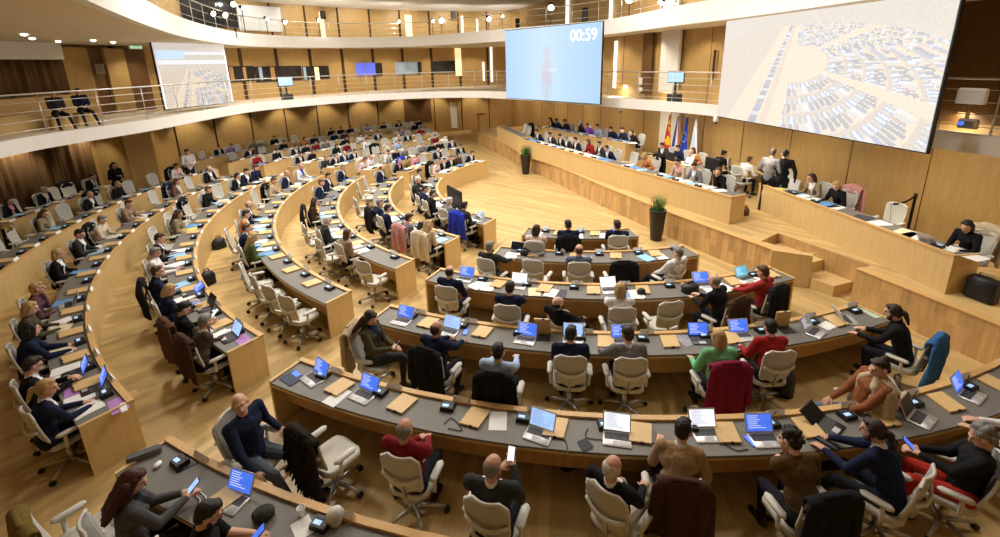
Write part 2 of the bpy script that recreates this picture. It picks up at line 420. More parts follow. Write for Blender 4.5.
e = tag(MB().rbox((0, 0, 0), (.08, .28, .36), .02, Matrix.Rotation(a, 3, 'Z')).obj('wall_speaker', m_metal), 'small grey wall speaker between wood panels on the lower gallery', 'speaker'); e.location = hit_cyl(100, 69, 17.15)
for x, y in ((24, 34), (32, 38), (58, 41), (93, 40), (113, 42)):
    p = ground(x, y, ZU-.01); e = empty('recessed_downlight', p)
    MB().lathe([(.10, -.012), (.12, -.012), (.12, .0), (.10, .0)], n=16).obj('ring', m_white, e); MB().ball((0, 0, -.012), (.07, .07, .035), 14).obj('diffuser', m_pocket, e, True)
    tag(e, 'small round downlight in the soffit above the left gallery', 'ceiling light', 'downlights of the left soffit')
# control booths and windows on the far wall of the lower gallery
def wallquad(name, x0, y0, x1, y1, r, m, d=.08, parent=None):
    mb = MB(); xs = np.linspace(x0, x1, 7)
    top = [hit_cyl(x, y0, r) for x in xs]; bot = [hit_cyl(x, y1, r) for x in xs]
    z0 = np.mean([b[2] for b in bot]); z1 = np.mean([t[2] for t in top])
    inn = [CL+(b[:2]-CL)*(r/np.linalg.norm(b[:2]-CL)) for b in bot]; out = [CL+(q-CL)*((r+d)/r) for q in inn]
    return mb.strip(inn, out, z0, z1).obj(name, m, parent)
m_glass = mat('dark_booth_glass', (.02, .022, .025), .08, amt=.3, noise=3, spec=.6)
m_bluescr = mat('blue_lit_window', (.10, .13, .62), .3, emit=.9, amt=.12, noise=2)
m_greyscr = mat('grey_lit_window', (.28, .36, .42), .3, emit=.35, amt=.2, noise=2)
m_mon = mat('monitor_sky', (.30, .50, .82), .3, emit=.9, amt=.1, noise=2)
wi = 1
for (x0, y0, x1, y1, mm) in ((225, 66, 256, 81.5, m_glass), (257, 66, 303, 81, m_glass), (304, 66, 330, 79, m_glass), (357, 63, 376, 75.5, m_bluescr), (376.5, 63, 383, 75.5, m_glass), (396, 62, 418, 74.5, m_greyscr), (418.5, 62, 422, 74, m_glass), (432, 61, 458, 73, m_glass)):
    w = wallquad('window_%d' % wi, x0, y0, x1, y1, 17.5, mm); struct(w); wi += 1
for k, (x, w) in enumerate(((262, 3), (274, 4), (306, 2.5), (318, 4), (233, 4), (246, 3))):
    struct(wallquad('window_%d_glow' % (k+1), x-w/2, 67, x+w/2, 80, 17.44, m_strip if k == 3 else (m_greyscr if k in (0, 2) else m_deskin), .03))
# lit recesses and slits on the walls
def wlight(x, y0, y1, w, m, lab, grp, r=17.45):
    tag(wallquad('wall_light', x-w/2, y0, x+w/2, y1, r, m, .05), lab, 'wall light', grp)
for x, y0, y1, w, m in ((324, 12, 37, 4, m_strip), (409.5, 15, 38, 6.5, m_strip), (459, 48, 76, 6, m_strip)):
    wlight(x, y0, y1, w, m, 'warm lit vertical wall recess, the one at the %s' % {324: 'left of the upper gallery wall', 409.5: 'middle of the upper gallery wall', 459: 'far end of the lower gallery wall'}[x], 'lit wall recesses')
for x, y0, y1, w in ((463, 16, 37, 2), (477.5, 19, 32, 1.6), (484, 62, 81, 1.6), (492, 47, 82, 2)):
    wlight(x, y0, y1, w, m_slit, 'narrow white lit slit in the far wall, %s' % {463: 'taller one on the upper gallery', 477.5: 'shorter one on the upper gallery', 484: 'shorter one on the lower gallery', 492: 'taller one on the lower gallery'}[x], 'lit wall slits')
def nbox(name, x0, y0, x1, y1, n, m, d=.05, parent=None):
    p = hit_n((x0+x1)/2, y1, n); q = hit_n((x0+x1)/2, y0, n); l = hit_n(x0, y1, n); r = hit_n(x1, y1, n)
    w = np.linalg.norm((l-r)[:2]); return MB().box(((p[0]+q[0])/2, (p[1]+q[1])/2, (p[2]+q[2])/2), (d, w, q[2]-p[2]), Rn).obj(name, m, parent)
tag(nbox('wall_light', 614, 41, 616.4, 88, 11.9, m_slit), 'tall white lit slit in the stage wall right of the blue screen', 'wall light')
tag(nbox('wall_light', 609.5, 0, 612, 23, 11.9, m_slit), 'white lit slit high on the upper stage wall above the blue screen', 'wall light')
tag(nbox('wall_light', 566, 0, 568.5, 26, 11.9, m_slit), 'white lit slit behind the upper railing above the blue screen', 'wall light')
struct(nbox('trim_3', 661, 28, 679, 93, 11.8, m_plaster, .1)); struct(nbox('trim_4', 661, 0, 679, 18, 11.8, m_plaster, .1))
struct(nbox('trim_5', 643, 30, 652, 94, 11.85, m_walld, .1)); struct(nbox('trim_6', 713, 50, 714.5, 80, 11.9, m_joint))
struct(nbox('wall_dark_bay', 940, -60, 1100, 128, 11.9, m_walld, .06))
struct(nbox('trim_7', 660, 112, 680, 150, 11.93, m_plaster, .1))
# far corner: pale door, pier, dark recess
w = wallquad('door_1', 451.5, 102, 457.5, 128, 17.35, m_white); struct(w)
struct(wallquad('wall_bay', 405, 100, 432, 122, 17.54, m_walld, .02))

struct(wallquad('window_20', 186, -22, 238, 27, 17.35, m_glass)); struct(wallquad('window_21', 240, 6, 283, 31, 17.4, mat('pale_glass_wall', (.62, .64, .63), .3, amt=.06, noise=2)))
# ------------------------------------------------------------------ stage
sp = [(7.85, 26.2), (7.85, 22), (7.90, 12), (8.02, 9), (8.30, 6.35), (8.74, 5.84), (8.82, 5.92), (8.50, 6.80), (9.25, 7.0), (9.34, 5.1), (8.93, 5.1), (8.85, 2.6), (8.8, -3.5), (11.98, -3.5), (11.98, 26.2)]
P2 = [ST(*q)[:2] for q in sp]
stg = MB().prism(P2[::-1], 0.0, ZS)
me = stg.mesh('stage_platform', [m_front, m_floor])
for pl in me.polygons:
    if pl.normal.z > .9: pl.material_index = 1
struct(link('floor_stage', me), 'raised stage with oak board front and steps')
sb = MB()
for z0, z1, t0 in ((0, .23, 5.35), (.0, .45, 5.95)):
    sb.prism([ST(8.80 if t0 < 5.9 else 8.72, t0)[:2], ST(9.33, t0)[:2], ST(9.26, 6.98)[:2], ST(8.53, 6.8)[:2]], z0, z1)
struct(sb.obj('floor_steps', m_desk), 'oak steps up to the stage')
g = [ST(8.28, 6.36)[:2], ST(8.74, 5.82)[:2]]
struct(MB().strip([ST(8.22, 6.30)[:2], ST(8.70, 5.77)[:2]], [ST(8.28, 6.36)[:2], ST(8.76, 5.82)[:2]], 0.01, ZS+.03).obj('trim_step_guard', m_desk))
fp = [q for q in sp[:6]]
struct(MB().strip([ST(n-.02, t)[:2] for n, t in fp], [ST(n+.14, t)[:2] for n, t in fp], ZS, ZS+.02).obj('trim_stage_edge', m_rim))
struct(MB().strip([ST(n-.02, t)[:2] for n, t in sp[10:13]], [ST(n+.14, t)[:2] for n, t in sp[10:13]], ZS, ZS+.02).obj('trim_stage_edge_near', m_rim))

# ------------------------------------------------------------------ projection screens
def screen_frame(bl, br, h, name, label, mats, margin=.03):
    """returns root, and a function mapping picture coordinates 0..1 to world"""
    bl = np.asarray(bl, float); br = np.asarray(br, float); d = br-bl; w = np.linalg.norm(d[:2]); ux = d/w; nrm = np.array([-ux[1], ux[0], 0.])
    c = (bl+br)/2
    if (np.array([0, 0])-c[:2])@nrm[:2] < 0: nrm = -nrm
    root = empty(name, c); R = np.array([ux, nrm, [0, 0, 1.]]).T
    MB().box(-nrm*.05+np.array([0, 0, h/2]), (w+.05, .07, h+.05), R).obj('casing', m_black, root)
    MB().box(np.array([0, 0, h/2])-nrm*.01, (w, .02, h), R).obj('screen_surface', mats, root)
    tag(root, label, 'screen')
    def Q(u, v, k=1): return ux*w*(u-.5)+nrm*(.004*k)+np.array([0, 0, h*v])
    return root, Q, w
def picture(root, Q, RGB, m, name='picture', u0=0, v0=0, u1=1, v1=1, k=1):
    """a lit picture: one small face per picture element with its own colour"""
    H_, W_ = RGB.shape[:2]
    V = [tuple(Q(u0+(u1-u0)*i/W_, v0+(v1-v0)*j/H_, k)) for j in range(H_+1) for i in range(W_+1)]
    F = [(j*(W_+1)+i, j*(W_+1)+i+1, (j+1)*(W_+1)+i+1, (j+1)*(W_+1)+i) for j in range(H_) for i in range(W_)]
    me = bpy.data.meshes.new(name); me.from_pydata(V, [], F)
    ca = me.color_attributes.new('picture', 'FLOAT_COLOR', 'CORNER')
    c = np.repeat(np.c_[RGB.reshape(-1, 3), np.ones(H_*W_)], 4, axis=0).astype(np.float32).ravel(); ca.data.foreach_set('color', c)
    me.materials.append(m); return link(name, me, root)
def m_picture(name, st):
    m, nt, b = nodes_of(name); a = nt.nodes.new('ShaderNodeAttribute'); a.attribute_name = 'picture'
    nt.links.new(a.outputs['Color'], b.inputs['Emission Color']); b.inputs['Emission Strength'].default_value = st; b.inputs['Base Color'].default_value = (.02, .02, .02, 1); b.inputs['Roughness'].default_value = .9
    b.inputs['Specular IOR Level'].default_value = 0
    return m
def lin(c): c = np.asarray(c, float)/255; return np.where(c < .04, c/12.92, ((c+.055)/1.055)**2.4)
def hallpicture(W_, H_, fov, pos, yaw, pit, haze):
    """picture of the same half-circle hall as a video camera at pos sees it, washed out by the hall light"""
    img = np.zeros((H_, W_, 3)); r = np.random.RandomState(3)
    u, v = np.meshgrid((np.arange(W_)+.5)/W_-.5, (np.arange(H_)+.5)/H_-.5); v = v*H_/W_
    cy, sy, cp, s_p = math.cos(yaw), math.sin(yaw), math.cos(pit), math.sin(pit)
    f = np.array([sy*cp, cy*cp, -s_p]); rt = np.array([cy, -sy, 0]); up = np.cross(rt, f)
    D = f[None, None]*1.+(rt[None, None]*u[..., None]+up[None, None]*v[..., None])*fov
    t = np.where(D[..., 2] < -1e-3, -(pos[2])/np.minimum(D[..., 2], -1e-3), 1e9)
    X = pos[0]+D[..., 0]*t-CL[0]; Y = pos[1]+D[..., 1]*t-CL[1]; rr = np.hypot(X, Y); aa_ = np.degrees(np.arctan2(Y, X)) % 360
    nn = (X+CL[0])*NV[0]+(Y+CL[1])*NV[1]
    img[:] = lin((214, 190, 140)); img[(rr < 17)] = lin((226, 192, 120))
    ais = ((aa_ > 160) & (aa_ < 168)) | ((aa_ > 235) & (aa_ < 243))
    cols = lin([(28, 30, 44), (40, 44, 66), (60, 60, 70), (70, 84, 150), (215, 215, 222), (190, 186, 178), (150, 90, 80), (40, 40, 50)])
    for k, R_ in enumerate((4.4, 5.95, 7.43, 9.02, 10.65, 12.29, 14.1, 16)):
        b = (rr > R_) & (rr < R_+.5) & (nn < 7) & ~ais; img[b] = lin((120, 124, 140))
        cell = np.floor(aa_*R_*.05).astype(int); jit = ((cell*7919+k*104729) % 97)/97.
        b2 = b & (((aa_*R_*.05) % 1) > .45); img[b2] = np.where(jit[b2][:, None] > .5, lin((210, 220, 240)), lin((200, 176, 120)))
        b = (rr > R_-.25) & (rr < R_) & (nn < 7) & ~ais; img[b] = lin((188, 150, 92))
        sx_ = np.abs(((aa_*R_*.05) % 1)-.5); b = (rr > R_+.5) & (rr < R_+1.05+.3*jit) & (nn < 7) & (sx_ < .36) & ~ais
        img[b] = cols[(cell[b]*31+k*17) % 8]
    img[nn > 8] = lin((226, 190, 120)); st_ = (nn > 8.7) & (nn < 9.3); cell = np.floor((X*TV[0]+Y*TV[1])*3.5).astype(int); img[st_] = cols[(cell[st_]*13) % 8]
    img[(nn > 8) & (nn < 8.5)] = lin((205, 160, 95)); img[(nn > 11)] = lin((196, 160, 100))
    wall = (rr > 17) | (D[..., 2] > -1e-3); img[wall] = lin((196, 172, 128))
    img[(D[..., 2] > -.10) & (D[..., 2] < -.04)] = lin((240, 240, 244)); img[(D[..., 2] > .05) & (D[..., 2] < .11)] = lin((238, 240, 246))
    sky = (D[..., 2] > -.02) & (u < -.12); img[sky] = lin((170, 214, 246))
    img *= (1+.30*(r.rand(H_, W_, 1)-.5)); return np.clip(img, 0, 1)*(1-haze)+lin((244, 244, 248))*haze
m_pic = m_picture('video_picture', 1.08); m_pic2 = m_picture('video_picture_bright', 1.2)
m_cloth = mat('screen_cloth', (.80, .82, .85), .9, emit=.42, amt=.01)
bl = ground(717, 116, ZL+.07); br = ground(925, 152.5, ZL+.07)
root, Q, w = screen_frame(bl, br, 3.46, 'projection_screen', 'large white projection screen showing a washed out picture of the hall above the stage', m_cloth)
picture(root, Q, hallpicture(200, 118, 1.6, (-3.2, 27.5, 5.6), math.radians(163), .34, .55), m_pic2, v0=0, v1=1)
bl = ground(506.5, 97.8, ZL+.20); br = ground(599.5, 104, ZL+.20)
hh = 2.76
root, Q, w = screen_frame(bl, br, hh, 'projection_screen', 'pale blue projection screen with a white 00:59 timer above the far stage', m_cloth)
g = np.zeros((60, 96, 3)); yy, xx = np.mgrid[0:60, 0:96]; yy = yy/60.; xx = xx/96.
g[:] = lin((178, 212, 245)); g += (lin((205, 228, 250))-lin((178, 212, 245)))*np.clip(1-np.abs(xx-.45)*2, 0, 1)[..., None]
def blob(cx, cy, rx, ry, col, al=.5):
    k = (((xx-cx)/rx)**2+((yy-cy)/ry)**2 < 1); g[k] = g[k]*(1-al)+lin(col)*al
blob(.475, .20, .065, .20, (200, 205, 222)); blob(.475, .38, .055, .17, (216, 198, 204)); blob(.475, .60, .036, .10, (226, 206, 204)); blob(.475, .68, .04, .07, (206, 208, 226)); blob(.54, .42, .05, .03, (236, 240, 250))
g[(xx > .47) & (yy < .2) & (xx < .485)] = lin((196, 200, 218))
picture(root, Q, g, m_pic)
fc = bpy.data.curves.new('timer', 'FONT'); fc.body = '00:59'; fc.size = .56; fc.extrude = .003; fc.align_x = 'RIGHT'; fc.align_y = 'TOP'
m_txt = mat('timer_white', (.90, .95, 1.), .5, emit=.95, amt=0); fc.materials.append(m_txt)
to0 = bpy.data.objects.new('tmp', fc); COL.objects.link(to0); dg_ = bpy.context.evaluated_depsgraph_get(); dg_.update(); tm_ = bpy.data.meshes.new_from_object(to0.evaluated_get(dg_)); bpy.data.objects.remove(to0); to = link('timer_digits', tm_, root)
o0 = Q(.965, .955, 3); ux = (Q(1, 0)-Q(0, 0)); ux /= np.linalg.norm(ux); nz_ = np.cross(ux, [0, 0, 1.])
to.matrix_local = Matrix.Translation(o0) @ Matrix((ux, (0, 0, 1), nz_)).transposed().to_4x4()
# left screen
bl = ground(163, 109.5, ZLT+.02); br = ground(231.5, 102, ZLT+.02); bl[:2] += (CL-bl[:2])/np.linalg.norm(CL-bl[:2])*.12; br[:2] += (CL-br[:2])/np.linalg.norm(CL-br[:2])*.12
root, Q, w = screen_frame(bl, br, 2.4, 'projection_screen', 'white projection screen with a faded picture of the hall in front of the left gallery', m_cloth)
picture(root, Q, hallpicture(90, 54, 1.6, (-3.2, 27.5, 5.6), math.radians(163), .34, .45), m_pic, v1=.86, u0=.02, u1=.98)

# ------------------------------------------------------------------ chairs
K = .96
m_shell = mat('chair_shell', (.60, .58, .52), .55, noise=20, amt=.05)
m_mesh = mat('chair_mesh', (.47, .455, .405), .85, noise=220, amt=.15)
m_seat = mat('chair_seat_fabric', (.52, .50, .44), .9, noise=90, amt=.08)
m_alu = mat('chair_aluminium', (.42, .41, .39), .4, .7, amt=.05)
def back_fn(u, v, w=.213, z0=.53, z1=1.03, grow=0.):
    a = 2*u-1; b = 2*v-1
    e = (1-abs(b)**4.5)**.24 if abs(b) < 1 else 0
    ww = (w-.03*(1-v))*(.55+.45*e)
    lean = .13+.06*(v-.2)
    return np.array([a*(ww+grow), -.165-lean*(z0+(z1-z0)*v-.53)-.035*(1-a*a)-.02*math.sin(v*PI), z0+(z1-z0)*v])*K
def seat_fn(u, v):
    a = 2*u-1; b = 2*v-1; e = (1-abs(b)**3.5)**.33
    return np.array([a*.232*(.6+.4*e), -.20+.47*v, .455+.012*a*a-.03*max(0, v-.7)**2*9])*K
def chair_parts(detail):
    P = []
    b = MB().sheet(back_fn, 12, 14, .022).mesh('backrest', m_mesh, True); P.append(('backrest', b))
    ring = [back_fn(0, v, grow=.006) for v in np.linspace(.04, 1, 12)]+[back_fn(u, 1, grow=.004) for u in np.linspace(.1, .9, 7)]+[back_fn(1, v, grow=.006) for v in np.linspace(1, .04, 12)]+[back_fn(u, 0.0, grow=.004) for u in np.linspace(.9, .1, 7)]
    P.append(('back_frame', MB().tube(ring, .016*K, 7, closed=True).mesh('back_frame', m_shell, True)))
    lb = [back_fn(u, .42+.10*(2*u-1)**2)+np.array([0, -.035-.02*(1-(2*u-1)**2), 0]) for u in np.linspace(-.02, 1.02, 11)]
    P.append(('lumbar_band', MB().tube(lb, .017*K, 7, flat=1.5).mesh('lumbar_band', m_shell, True)))
    s = MB(); s.sheet(seat_fn, 10, 10, .055); P.append(('seat', s.mesh('seat', m_seat, True)))
    for sx in (-1, 1):
        a = MB(); a.tube(np.array([(sx*.19, -.06, .42), (sx*.262, -.06, .45), (sx*.27, -.05, .64)])*K, [.02*K, .022*K, .02*K], 7)
        a.rbox(np.array((sx*.272, .0, .655))*K, (.078*K, .27*K, .033*K), .03)
        P.append(('armrest', a.mesh('armrest', m_shell, True)))
    y = MB(); y.tube(np.array([(0, -.12, .40), (0, -.21, .47), (0, -.25, .68)])*K, [.035, .03, .02], 8, flat=.6); y.rbox(np.array((0, 0, .40))*K, (.2, .26, .05), .03)
    P.append(('tilt_mechanism', y.mesh('tilt_mechanism', m_alu, True)))
    c = MB().lathe([(.035, .1), (.035, .24), (.022, .24), (.022, .39)], n=10).mesh('gas_column', m_alu, True); P.append(('gas_column', c))
    st = MB(); st.lathe([(.05, .07), (.055, .12), (.03, .13)], n=10)
    cs = []
    for k in range(5):
        q = 2*PI*k/5+.3; d = np.array([math.cos(q), math.sin(q), 0])
        st.tube([d*.04+np.array([0, 0, .105]), d*.18+np.array([0, 0, .095]), d*.31+np.array([0, 0, .07])], [.026, .022, .016], 7)
        w = MB(); e = np.array([-d[1], d[0], 0]); ctr = d*.315+np.array([0, 0, .032])
        for s_ in (-1, 1):
            R = np.array([d, [0, 0, 1], e]).T
            V = MB().lathe([(.012, -.011), (.03, -.009), (.03, .009), (.012, .011)], n=10)
            w.add(V.v[0]@R.T+ctr+e*.016*s_, V.f)
        cs.append(('caster', w.mesh('caster', m_black, True)))
    P.append(('star_base', st.mesh('star_base', m_alu, True)))
    return P+cs
CHP = chair_parts(True)
# joined single mesh for chairs that show only a few pixels
def join(parts, name):
    bm = bmesh.new(); mats = []
    for n, me in parts:
        m = me.materials[0]
        if m not in mats: mats.append(m)
        k = len(bm.faces); bm.from_mesh(me); bm.faces.ensure_lookup_table()
        for f in bm.faces[k:]: f.material_index = mats.index(m)
    o = bpy.data.meshes.new(name); bm.to_mesh(o); bm.free()
    for m in mats: o.materials.append(m)
    return o
CHJ = join(CHP, 'swivel_chair')
CH_MAIN = [(n, m) for n, m in CHP]
_proto = None
def chair(loc, face, label, group, detail=True, size=1.):
    """face: direction (radians) the sitter looks to; the chair looks along its own +y"""
    rz = face-PI/2
    if not detail:
        o = link('swivel_chair', CHJ); o.location = loc; o.rotation_euler = (0, 0, rz)
    else:
        o = empty('swivel_chair', loc, rz)
        for n, me in CH_MAIN: link(n, me, o)
    o.scale = (size,)*3; tag(o, label, 'chair', group); return o

# ------------------------------------------------------------------ garments hung over chair backs
def coat_mesh(m, seed, long=.62, front=.16, fur=False, wid=.23):
    r = random.Random(seed); ph = [r.uniform(0, 6) for _ in range(4)]; b = MB()
    top = back_fn(.5, 1)
    def fn(u, v):
        a = 2*u-1
        s = v*(front+.10+long)
        if s < front: y, z = top[1]+.05, top[2]+.015-(front-s)
        elif s < front+.10:
            q = (s-front)/.10*PI; y, z = top[1]+.05*math.cos(q), top[2]+.015+.03*math.sin(q)
        else:
            d = s-front-.10; y, z = top[1]-.05+.06*d-.012*math.sin(d*5), top[2]+.015-d
        d = max(0, s-front-.1); k = min(1, d/.25)
        w = wid+.035*k-.03*(1-min(1, s/(front+.05)))
        fold = (.022*math.sin(a*7+ph[0]+d*2)+.016*math.sin(a*13+ph[1]-d*3))*k
        zz = z-(.045*a*a if s < front+.12 else .03*a*a)+k*.02*math.sin(a*5+ph[2])
        return np.array([a*w*(1+.03*math.sin(d*9+ph[3])), y-.05*(1-a*a)*(.4+.6*k)+fold, zz])
    b.sheet(fn, 22, 22, .024)
    for sx in (-1, 1):
        L = r.uniform(.38, .55); x = sx*(wid+.0)
        b.cap((x*.93, top[1]-.045, top[2]-.06), (x*1.12, top[1]-.055, top[2]-.06-L), .055, .043, 10, flat=.6, fd=(0, 1, 0))
    b.cap((-.1, top[1]-.03, top[2]+.035), (.1, top[1]-.03, top[2]+.035), .03, .03, 10)
    if fur:
        for _ in range(260):
            u, v = r.random(), r.random()*.95+.05; p = fn(u, v); b.cap(p+np.array([0, -.01, 0]), p+np.array([r.uniform(-.01, .01), -.035, -.05]), .016, .004, 5)
    return b.mesh('coat', m, True)

# ------------------------------------------------------------------ desks
DEP = .52
def path_fn(c, r, A0, A1):
    def f(u, d): a = A0+(A1-A0)*u; return np.array([c[0]+(r+d)*math.cos(a), c[1]+(r+d)*math.sin(a)])
    return f
def line_fn(p, q, side):
    p = np.asarray(p, float)[:2]; q = np.asarray(q, float)[:2]; t = (q-p)/np.linalg.norm(q-p); n = np.array([-t[1], t[0]])*side
    return lambda u, d: p+(q-p)*u+n*d
def band(f, d0, d1, z0, z1, nseg, u0=0., u1=1.):
    us = np.linspace(u0, u1, nseg+1)
    return MB().strip([f(u, d0) for u in us], [f(u, d1) for u in us], z0, z1)
def desk(f, z, label, group, nseg=24, fascia=True, depth=DEP, length=None, h=.69, panel_seams=0):
    o = f(.5, 0); root = empty('desk_row', (o[0], o[1], z)); off = Matrix.Translation((-o[0], -o[1], -z))
    def P(mb, name, m):
        ob = mb.obj(name, m, root, 2); ob.matrix_local = off; return ob
    e = .035/length
    P(band(f, -.0, .03, z+.0, z+h-.03, nseg, e, 1-e), 'front_panel', m_desk)
    P(band(f, -.012, .06, z+h-.03, z+h+.008, nseg), 'rim', m_rim)
    P(band(f, .06, depth, z+h-.05, z+h-.022, nseg, e, 1-e), 'worktop', m_lino)
    P(band(f, depth-.03, depth-.004, z+h-.085, z+h-.05, nseg, e, 1-e), 'edge_strip', m_desk)
    if fascia: P(band(f, depth-.20, depth-.18, z+.26, z+h-.05, nseg, e, 1-e), 'under_shelf_fascia', m_deskin)
    P(band(f, .0, depth, z, z+h-.0, 1, 0, e*.98), 'end_panel', m_desk); P(band(f, .0, depth, z, z+h-.0, 1, 1-e*.98, 1), 'end_panel', m_desk)
    tag(root, label, 'desk', group)
    return root

# ------------------------------------------------------------------ things on the desks (local frame: x along the desk, y towards the rim, z up)
m_disp = mat('console_display', (.40, .62, .95), .3, emit=.55, amt=.1)
m_keys = mat('laptop_keys', (.05, .05, .055), .6, noise=120, amt=.3)
m_silver = mat('laptop_silver', (.55, .55, .55), .4, .5, amt=.03)
m_dk = mat('laptop_dark', (.03, .03, .035), .45, amt=.1)
SCR = {k: mat('laptop_screen_'+k, c, .3, emit=e*1.1, amt=.12, noise=14) for k, (c, e) in dict(blue=((.06, .16, .78), .95), sky=((.35, .55, .95), .9), white=((.85, .9, 1.), .95), dark=((.01, .01, .012), 0.), teal=((.10, .45, .62), .8), grey=((.35, .37, .42), .25)).items()}
m_line = mat('screen_text_lines', (.75, .82, 1.), .4, emit=.9, amt=0)
m_lineb = mat('screen_text_grey', (.30, .42, .70), .4, emit=.5, amt=0)
def place(o, p, ang): o.location = (p[0], p[1], p[2]); o.rotation_euler = (0, 0, ang)
CON_B = MB().box((0, 0, .025), (.17, .13, .05), taper=.88).tube([(.05, .035, .048), (.058, .045, .085), (.075, .05, .105)], .004, 6, 0).cap((.075, .05, .105), (.088, .052, .112), .007, .007, 6).mesh('microphone_console', m_black, 2)
CON_D = MB().box((-.02, -.015, .0515), (.075, .042, .003)).mesh('display', m_disp)
CON_K = MB().box((.05, -.03, .0515), (.03, .03, .004)).box((-.02, .03, .0515), (.09, .02, .003)).mesh('keypad', m_dk)
CON_S = join([('a', CON_B), ('b', CON_D)], 'microphone_console')
def console(p, ang, label, group, detail):
    o = link('microphone_console', CON_B if detail else CON_S)
    if detail: link('display', CON_D, o); link('keypad', CON_K, o)
    place(o, p, ang); return tag(o, label, 'microphone', group)
FLAP = MB()
FLAP.add([(-.115, -.15, 0), (.115, -.15, 0), (.15, .13, 0), (-.08, .13, 0), (-.115, -.15, .022), (.115, -.15, .022), (.15, .13, .022), (-.08, .13, .022)], [(3, 2, 1, 0), (4, 5, 6, 7), (0, 1, 5, 4), (1, 2, 6, 5), (2, 3, 7, 6), (3, 0, 4, 7)])
FLAPM = FLAP.mesh('desk_flap', m_flap); NOTCH = MB().box((.02, -.148, .0115), (.035, .012, .0235)).mesh('finger_notch', m_dk)
FBOX = MB().box((.03, .02, -.0), (.20, .16, .012)).mesh('socket_box', m_dk)
def flap(p, ang, label, group, raised):
    o = empty('desk_flap', p, ang); l = link('lid', FLAPM, o); n = link('finger_notch', NOTCH, l); link('socket_box', FBOX, o).location = (0, 0, .001)
    if raised: l.matrix_local = Matrix.Translation((0, .11, .01)) @ Matrix.Rotation(math.radians(-78), 4, 'X') @ Matrix.Translation((0, -.13+.0, 0)) @ Matrix.Rotation(PI, 4, 'Z') @ Matrix.Translation((0, 0, 0)); l.matrix_local = Matrix.Translation((0, .12, .0)) @ Matrix.Rotation(math.radians(-80), 4, 'X') @ Matrix.Translation((0, -.13, 0))
    else: l.location = (0, 0, .006)
    return tag(o, label, 'flap', group)
PLATE = MB().add([(-.10, -.026, 0), (.10, -.026, 0), (.10, .026, 0), (-.10, .026, 0), (-.10, 0, .055), (.10, 0, .055)], [(3, 2, 1, 0), (0, 1, 5, 4), (2, 3, 4, 5), (0, 4, 3), (1, 2, 5)]).mesh('name_plate', m_white)
m_ink = mat('plate_ink', (.22, .22, .24), .7)
PLT = MB().box((0, -.0125, .031), (.13, .0015, .010)).mesh('ink_line', m_ink)
def plate(p, ang, label, group, detail=False):
    o = link('name_plate', PLATE); place(o, p, ang); return tag(o, label, 'name plate', group)
_lap = {}
def laptop(p, ang, screen, label, body='silver', tilt=18, sc=1., lines=True):
    o = empty('laptop', p, ang); mb = m_silver if body == 'silver' else m_dk; o.scale = (sc*.9,)*3; tilt = tilt+8
    if body not in _lap:
        _lap[body] = [('base', MB().rbox((0, 0, .009), (.33, .225, .018), .012).mesh('base', mb, 2)), ('keyboard', MB().box((0, .035, .0185), (.285, .105, .002)).mesh('keyboard', m_keys)), ('touchpad', MB().box((0, -.062, .0185), (.105, .065, .0015)).mesh('touchpad', m_silver if body != 'silver' else mat('touchpad', (.45, .45, .45), .4))),
                       ('lid', MB().rbox((0, .006, .112), (.33, .012, .222), .004).mesh('lid', mb, 2)), ('scr', MB().box((0, -.0012, .115), (.302, .002, .19)).mesh('screen', mb))]
        t = MB()
        r = random.Random(4)
        for k in range(7): w = r.uniform(.10, .22); t.box((-.13+w/2, -.0026, .19-.022*k), (w, .001, .006))
        _lap['text'] = t.mesh('screen_text', m_line); _lap['textb'] = t.mesh('screen_text', m_lineb)
    for n, me in _lap[body][:3]: link(n, me, o)
    l = link('lid', _lap[body][3][1], o); l.matrix_local = Matrix.Translation((0, .105, .016)) @ Matrix.Rotation(math.radians(-tilt), 4, 'X')
    s = link('screen', _lap[body][4][1], l); s.material_slots[0].link = 'OBJECT'; s.material_slots[0].material = SCR[screen]
    if screen != 'dark' and lines: link('screen_text', _lap['textb' if screen in ('white', 'sky') else 'text'], l)
    return tag(o, label, 'laptop')
def papers(p, ang, label, m, size=(.21, .297), n=1, group=None, name='paper_sheet', cat='paper'):
    b = MB(); r = random.Random(int(p[0]*991+p[1]*77))
    for k in range(n):
        R = Matrix.Rotation(r.uniform(-.25, .25)*(k > 0), 3, 'Z'); b.box((r.uniform(-.02, .02)*(k > 0), r.uniform(-.02, .02)*(k > 0), .0015+.003*k), (size[0], size[1], .003), R)
    o = b.obj(name, m); place(o, p, ang); return tag(o, label, cat, group)
PAPERC = [mat('paper_white', (.80, .80, .78), .8, amt=.03), mat('paper_cream', (.74, .66, .45), .8, amt=.04), mat('folder_blue', (.12, .32, .66), .6, amt=.05), mat('folder_sky', (.30, .56, .80), .6, amt=.05), mat('folder_purple', (.42, .20, .52), .6, amt=.05), mat('folder_yellow', (.72, .62, .18), .6), mat('book_dark', (.05, .05, .07), .6)]
PAPERN = ['white', 'cream', 'blue', 'light blue', 'purple', 'yellow', 'dark']
def phone(p, R3, screen='white'):
    o = empty('phone'); o.matrix_world = Matrix.Translation(p) @ R3.to_4x4()
    MB().rbox((0, 0, 0), (.075, .15, .009), .012).obj('case', m_dk, o); MB().box((0, 0, .005), (.066, .138, .001)).obj('screen', SCR[screen], o)
    return o
def cable(pts, label, r=.0035, m=None):
    z = pts[0][2]; P = spline([np.array(p) for p in pts], 8); return tag(MB().tube(P, r, 6).obj('cable', m or m_black, None, True), label, 'cable')
def cup(p, label):
    o = MB().lathe([(.026, 0), (.028, .002), (.036, .085), (.038, .088), (.034, .086), (.027, .01)], n=14).obj('paper_cup', m_white, None, True); o.location = p; return tag(o, label, 'cup')
